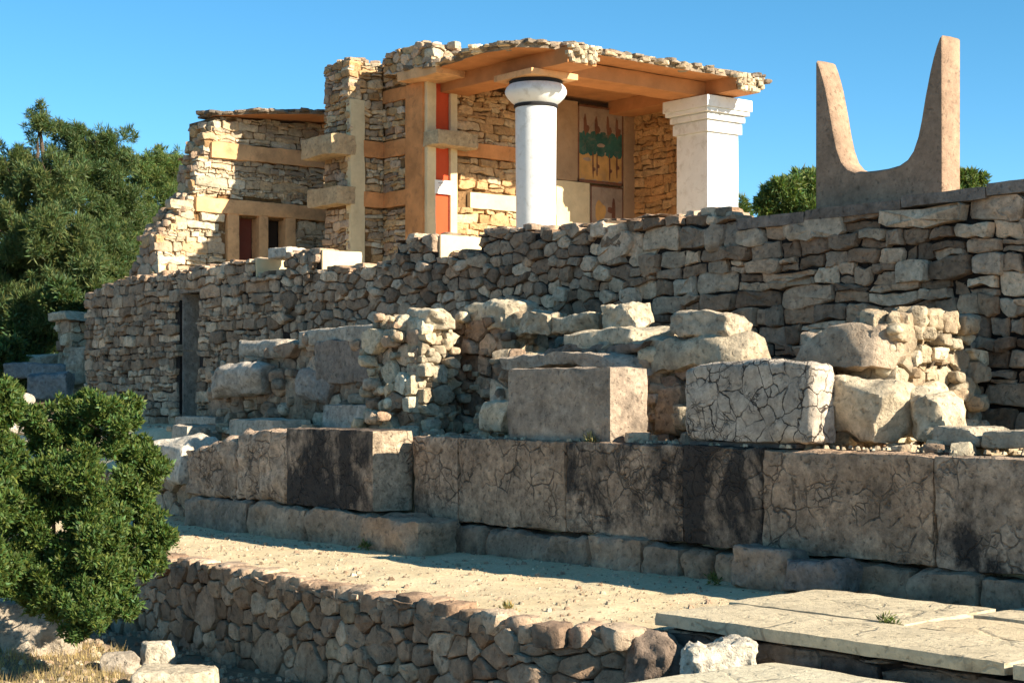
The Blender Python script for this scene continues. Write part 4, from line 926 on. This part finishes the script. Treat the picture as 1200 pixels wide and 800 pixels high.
def clumps(blobs, k, fr, seed, out=.78, up=.1):
    """breaks each big mass of a crown into many small uneven clumps"""
    rnd = random.Random(seed); res = []
    for b_ in blobs:
        c, r = b_[0], b_[1]; sq = b_[2] if len(b_) > 2 else 1
        for _ in range(k):
            d = Vector((rnd.gauss(0, 1), rnd.gauss(0, 1), rnd.gauss(up, 1))).normalized(); q = rnd.random() ** .4
            res.append((c + Vector((d.x, d.y, d.z * sq)) * r * out * q, r * fr * rnd.uniform(.6, 1.25), rnd.uniform(.7, 1.25)))
    return res
G1 = (.092, .122, .040); G2 = (.076, .108, .034); G3 = (.105, .143, .038)
TG = 'pines behind the ruins'
def b0(px, d, z=.9): p = at(px, 466, d); return (p.x, p.y, z)
tree('tall pine with a thin wispy tip at the left edge', b0(40, 46), [bl(45, 150, 46, 20, 1.5), bl(15, 210, 46, 44), bl(60, 215, 45, 42), bl(20, 280, 45, 58), bl(70, 285, 44, 50), bl(5, 350, 45, 60), bl(50, 372, 43, 48), bl(100, 325, 44, 42)], 78000, .145, .020, 11, G1, group=TG, tuft=4, gap=-.02, ck=26, cf=.25, spray=120, up=.7, shell=.25)
tree('broad dense pine in the middle of the pines on the left', b0(112, 50), [bl(85, 175, 50, 36), bl(118, 195, 50, 48), bl(95, 240, 49, 55), bl(140, 250, 50, 40), bl(120, 300, 48, 45), bl(80, 340, 48, 45), bl(118, 345, 47, 28)], 69000, .145, .020, 12, G2, group=TG, tuft=4, gap=-.02, ck=26, cf=.25, spray=120, up=.7, shell=.25)
tree('rounded pine just left of the broken wall', b0(180, 56), [bl(165, 205, 56, 34), bl(190, 205, 57, 28), bl(185, 245, 56, 34), bl(155, 265, 55, 36), bl(150, 310, 54, 40), bl(203, 195, 58, 20), bl(205, 225, 58, 20), bl(200, 260, 57, 22)], 45000, .145, .020, 13, G3, group=TG, tuft=4, gap=-.02, ck=26, cf=.25, spray=120, up=.7, shell=.25)
tree('dark pine deep in shade far behind the short pier', b0(60, 62), [bl(30, 330, 62, 60), bl(80, 350, 62, 50), bl(20, 405, 62, 45), bl(75, 405, 61, 45), bl(110, 390, 62, 34), bl(50, 440, 62, 50)], 40000, .24, .04, 17, G2, group=TG, tuft=3, gap=.1, ck=16, cf=.3)
tree('small bright pine between the pillar and the stone horns', b0(915, 62, 3.8), [bl(918, 226, 62, 24), bl(942, 220, 63, 26), bl(895, 240, 62, 17), bl(960, 225, 63, 24), bl(930, 250, 62, 36)], 16000, .2, .045, 14, G3, group=TG, tuft=4, gap=.1, ck=14, cf=.36, tr=.16)
tree('pine top showing at the right side of the stone horns', b0(1140, 66, 3.8), [bl(1135, 213, 66, 14), bl(1150, 212, 66, 10), bl(1120, 225, 66, 22), bl(1090, 235, 66, 30)], 9000, .2, .045, 15, G3, group=TG, tuft=4, gap=.1, ck=14, cf=.36, tr=.15)
tree('thin sparse sapling against the sky beside the square pillar', b0(869, 60, 3.8), [bl(868, 240, 60, 7, 1.4), bl(871, 252, 60, 9)], 500, .22, .04, 16, G3, cat='sapling', name='sapling', group=TG, tuft=3, tr=.05)
BG = 'bushes at the left foreground'
GB = (.082, .122, .028)
pb = at(110, 700, 16.8); pc = at(-12, 700, 16)
bb = [bl(120, 505, 16.8, 46), bl(75, 525, 17.0, 46), bl(160, 560, 17, 48), bl(105, 575, 16.4, 62), bl(45, 585, 16.5, 52), bl(160, 610, 16.9, 50), bl(110, 645, 16.2, 56), bl(45, 655, 16.3, 52), bl(182, 625, 17, 28), bl(55, 690, 16.2, 42), bl(110, 690, 16.3, 40),
      bl(150, 485, 17, 24), bl(200, 632, 17, 14), bl(20, 620, 16.4, 44), bl(90, 480, 17, 28), bl(45, 505, 17, 34), bl(15, 560, 16.8, 40), bl(95, 705, 16, 34), bl(25, 680, 16.2, 34), bl(140, 680, 16.4, 34), bl(175, 655, 16.8, 24), bl(105, 725, 15.9, 36), bl(140, 715, 16.1, 26)]
pb = at(52, HOR, 18.1)
tree('big leafy green bush in front of the rubble wall', (pb.x, pb.y, -.85), bb, 150000, .050, .018, 21, GB, cat='bush', name='bush', tr=.035, group=BG, tuft=3, gap=-.12, up=.7, shell=.15, ck=20, cf=.24, spray=110)
tree('second leafy bush cut by the left edge', (pc.x, pc.y, -.8), [bl(0, 470, 16, 34), bl(-15, 520, 16, 46), bl(5, 545, 16, 30), bl(-8, 590, 15.6, 36), bl(-10, 660, 15.5, 36)], 45000, .050, .018, 22, GB, cat='bush', name='bush', tr=.035, group=BG, tuft=3, gap=-.12, up=.7, shell=.15, ck=20, cf=.25, spray=40)
for i, (px, py, d, r_, lab) in enumerate(((20, 395, 43, 34, 'low dark shrub under the leftmost pine'), (78, 352, 42, 22, 'small shrub above the short pier'), (5, 425, 38, 28, 'dark shrub at the left edge above the blue grey stones'), (118, 330, 47, 30, 'shrub filling the gap between the pines and the big wall'))):
    p = at(px, HOR, d); tree(lab, (p.x, p.y, 1.0), [bl(px, py, d, r_), bl(px + r_ * .6, py + 12, d, r_ * .7), bl(px - r_ * .6, py + 10, d, r_ * .75)], 12000, .15, .05, 30 + i, G2, cat='shrub', name='shrub', tr=.06, group='shrubs under the pines', tuft=3, gap=.1, ck=10, cf=.38)
# ------------------------------------------------------------------ weeds
for i, (x, y, z, lab) in enumerate(((xY(838, 11.75), 11.72, .03, 'small green weed beside the squat boulder'), (xY(1040, 9.98), 9.97, .13, 'tiny weed in the long joint of the paving slabs'), (xY(430, 11.3), 11.25, .02, 'small weed on the path at the foot of the stained end wall'), (xY(700, 12.2), 12.08, 1.32, 'tiny dry weed on the block wall before the squared dark block'), (xY(600, 8.9), 8.85, .0, 'small dry weed at the edge of the path above the rubble wall'))):
    foliage('weed', [(Vector((x, y, z + .02)), .055), (Vector((x + .07, y, z + .01)), .035)], 110, .05, .010, 60 + i, (.12, .14, .04) if i < 3 else (.3, .24, .1), None, tuft=2, gap=.6, up=1.2, shell=.1); o = bpy.data.objects[[q.name for q in COL.objects if q.name.startswith('weed')][-1]]
    tag(o, lab, 'weed', 'weeds among the stones')
# ------------------------------------------------------------------ gravel and dry grass
rnd = random.Random(41); mb = MB()
for _ in range(420):
    x = rnd.uniform(-24.5, -9); y = rnd.uniform(12.7, 14.7) if rnd.random() < .7 else rnd.uniform(12.3, 12.75); s = rnd.uniform(.05, .14) * (1.6 if rnd.random() < .2 else 1)
    rock(mb, (x, y, 1.27), (s * 1.3, s, s * .8), _ + 2000, col=jit(rnd, rnd.choice(CREAM + GREY), .2, .2), res=s / 4)
tag(mb.build('stone_fragments', 'pale', loc=(0, 0, 0)), 'small broken stone fragments strewn among the ruined walls', 'rubble', kind='stuff')
rnd = random.Random(77); mb = MB()
def pebble(x, y, z, s, c):
    n = 5; vs = [(x + s * math.cos(2 * math.pi * i / n) * rnd.uniform(.7, 1.2), y + s * math.sin(2 * math.pi * i / n) * rnd.uniform(.7, 1.2), z - .005) for i in range(n)]
    vs += [(x + (p[0] - x) * .6, y + (p[1] - y) * .6, z + s * rnd.uniform(.5, .9)) for p in vs]
    mb.add(vs, [(i, (i + 1) % n, n + (i + 1) % n, n + i) for i in range(n)] + [tuple(range(n, 2 * n))], c)
for _ in range(3400):
    x = rnd.uniform(-25, -9.6); y = rnd.uniform(front_y(x) + .1, 11.9)
    pebble(x, y, hpath(x, y), rnd.uniform(.006, .018) if rnd.random() < .93 else rnd.uniform(.02, .045), jit(rnd, rnd.choice(CREAM + GREY), .2))
for _ in range(900):
    x = rnd.uniform(-25, -7); y = rnd.uniform(12.05 if x > -17 else 12.4, 13.2); pebble(x, y, 1.33, rnd.uniform(.01, .04), jit(rnd, rnd.choice(CREAM), .2))
for _ in range(1500):
    x = rnd.uniform(-20, -9); y = rnd.uniform(6.2, front_y(x) - .05); pebble(x, y, hground(x, y), rnd.uniform(.01, .05), jit(rnd, rnd.choice(CREAM + GREY), .2))
tag(mb.build('gravel', 'pale', loc=(0, 0, 0)), 'loose pebbles scattered over the path and the foot of the walls', 'gravel', kind='stuff')
rs = random.Random(5); gb = []
mb = MB()
for _ in range(4200):
    p = at(rs.uniform(-20, 150), 800, rs.uniform(14.2, 18.2)); x, y = p.x, p.y; z = hground(x, y); a = rs.uniform(0, 6.28); l = rs.uniform(.05, .16); tl = rs.uniform(.2, 1.3)
    dx, dy = math.cos(a), math.sin(a); q = .004
    mb.add([(x - dy * q, y + dx * q, z), (x + dy * q, y - dx * q, z), (x + dx * l * math.sin(tl), y + dy * l * math.sin(tl), z + l * math.cos(tl))], [(0, 1, 2)], jit(rs, (.42, .31, .14), .3, 1))
tag(mb.build('dry_grass', 'straw', loc=(0, 0, 0), smooth=False), 'dry yellow grass on the ground at the lower left corner', 'grass', kind='stuff')
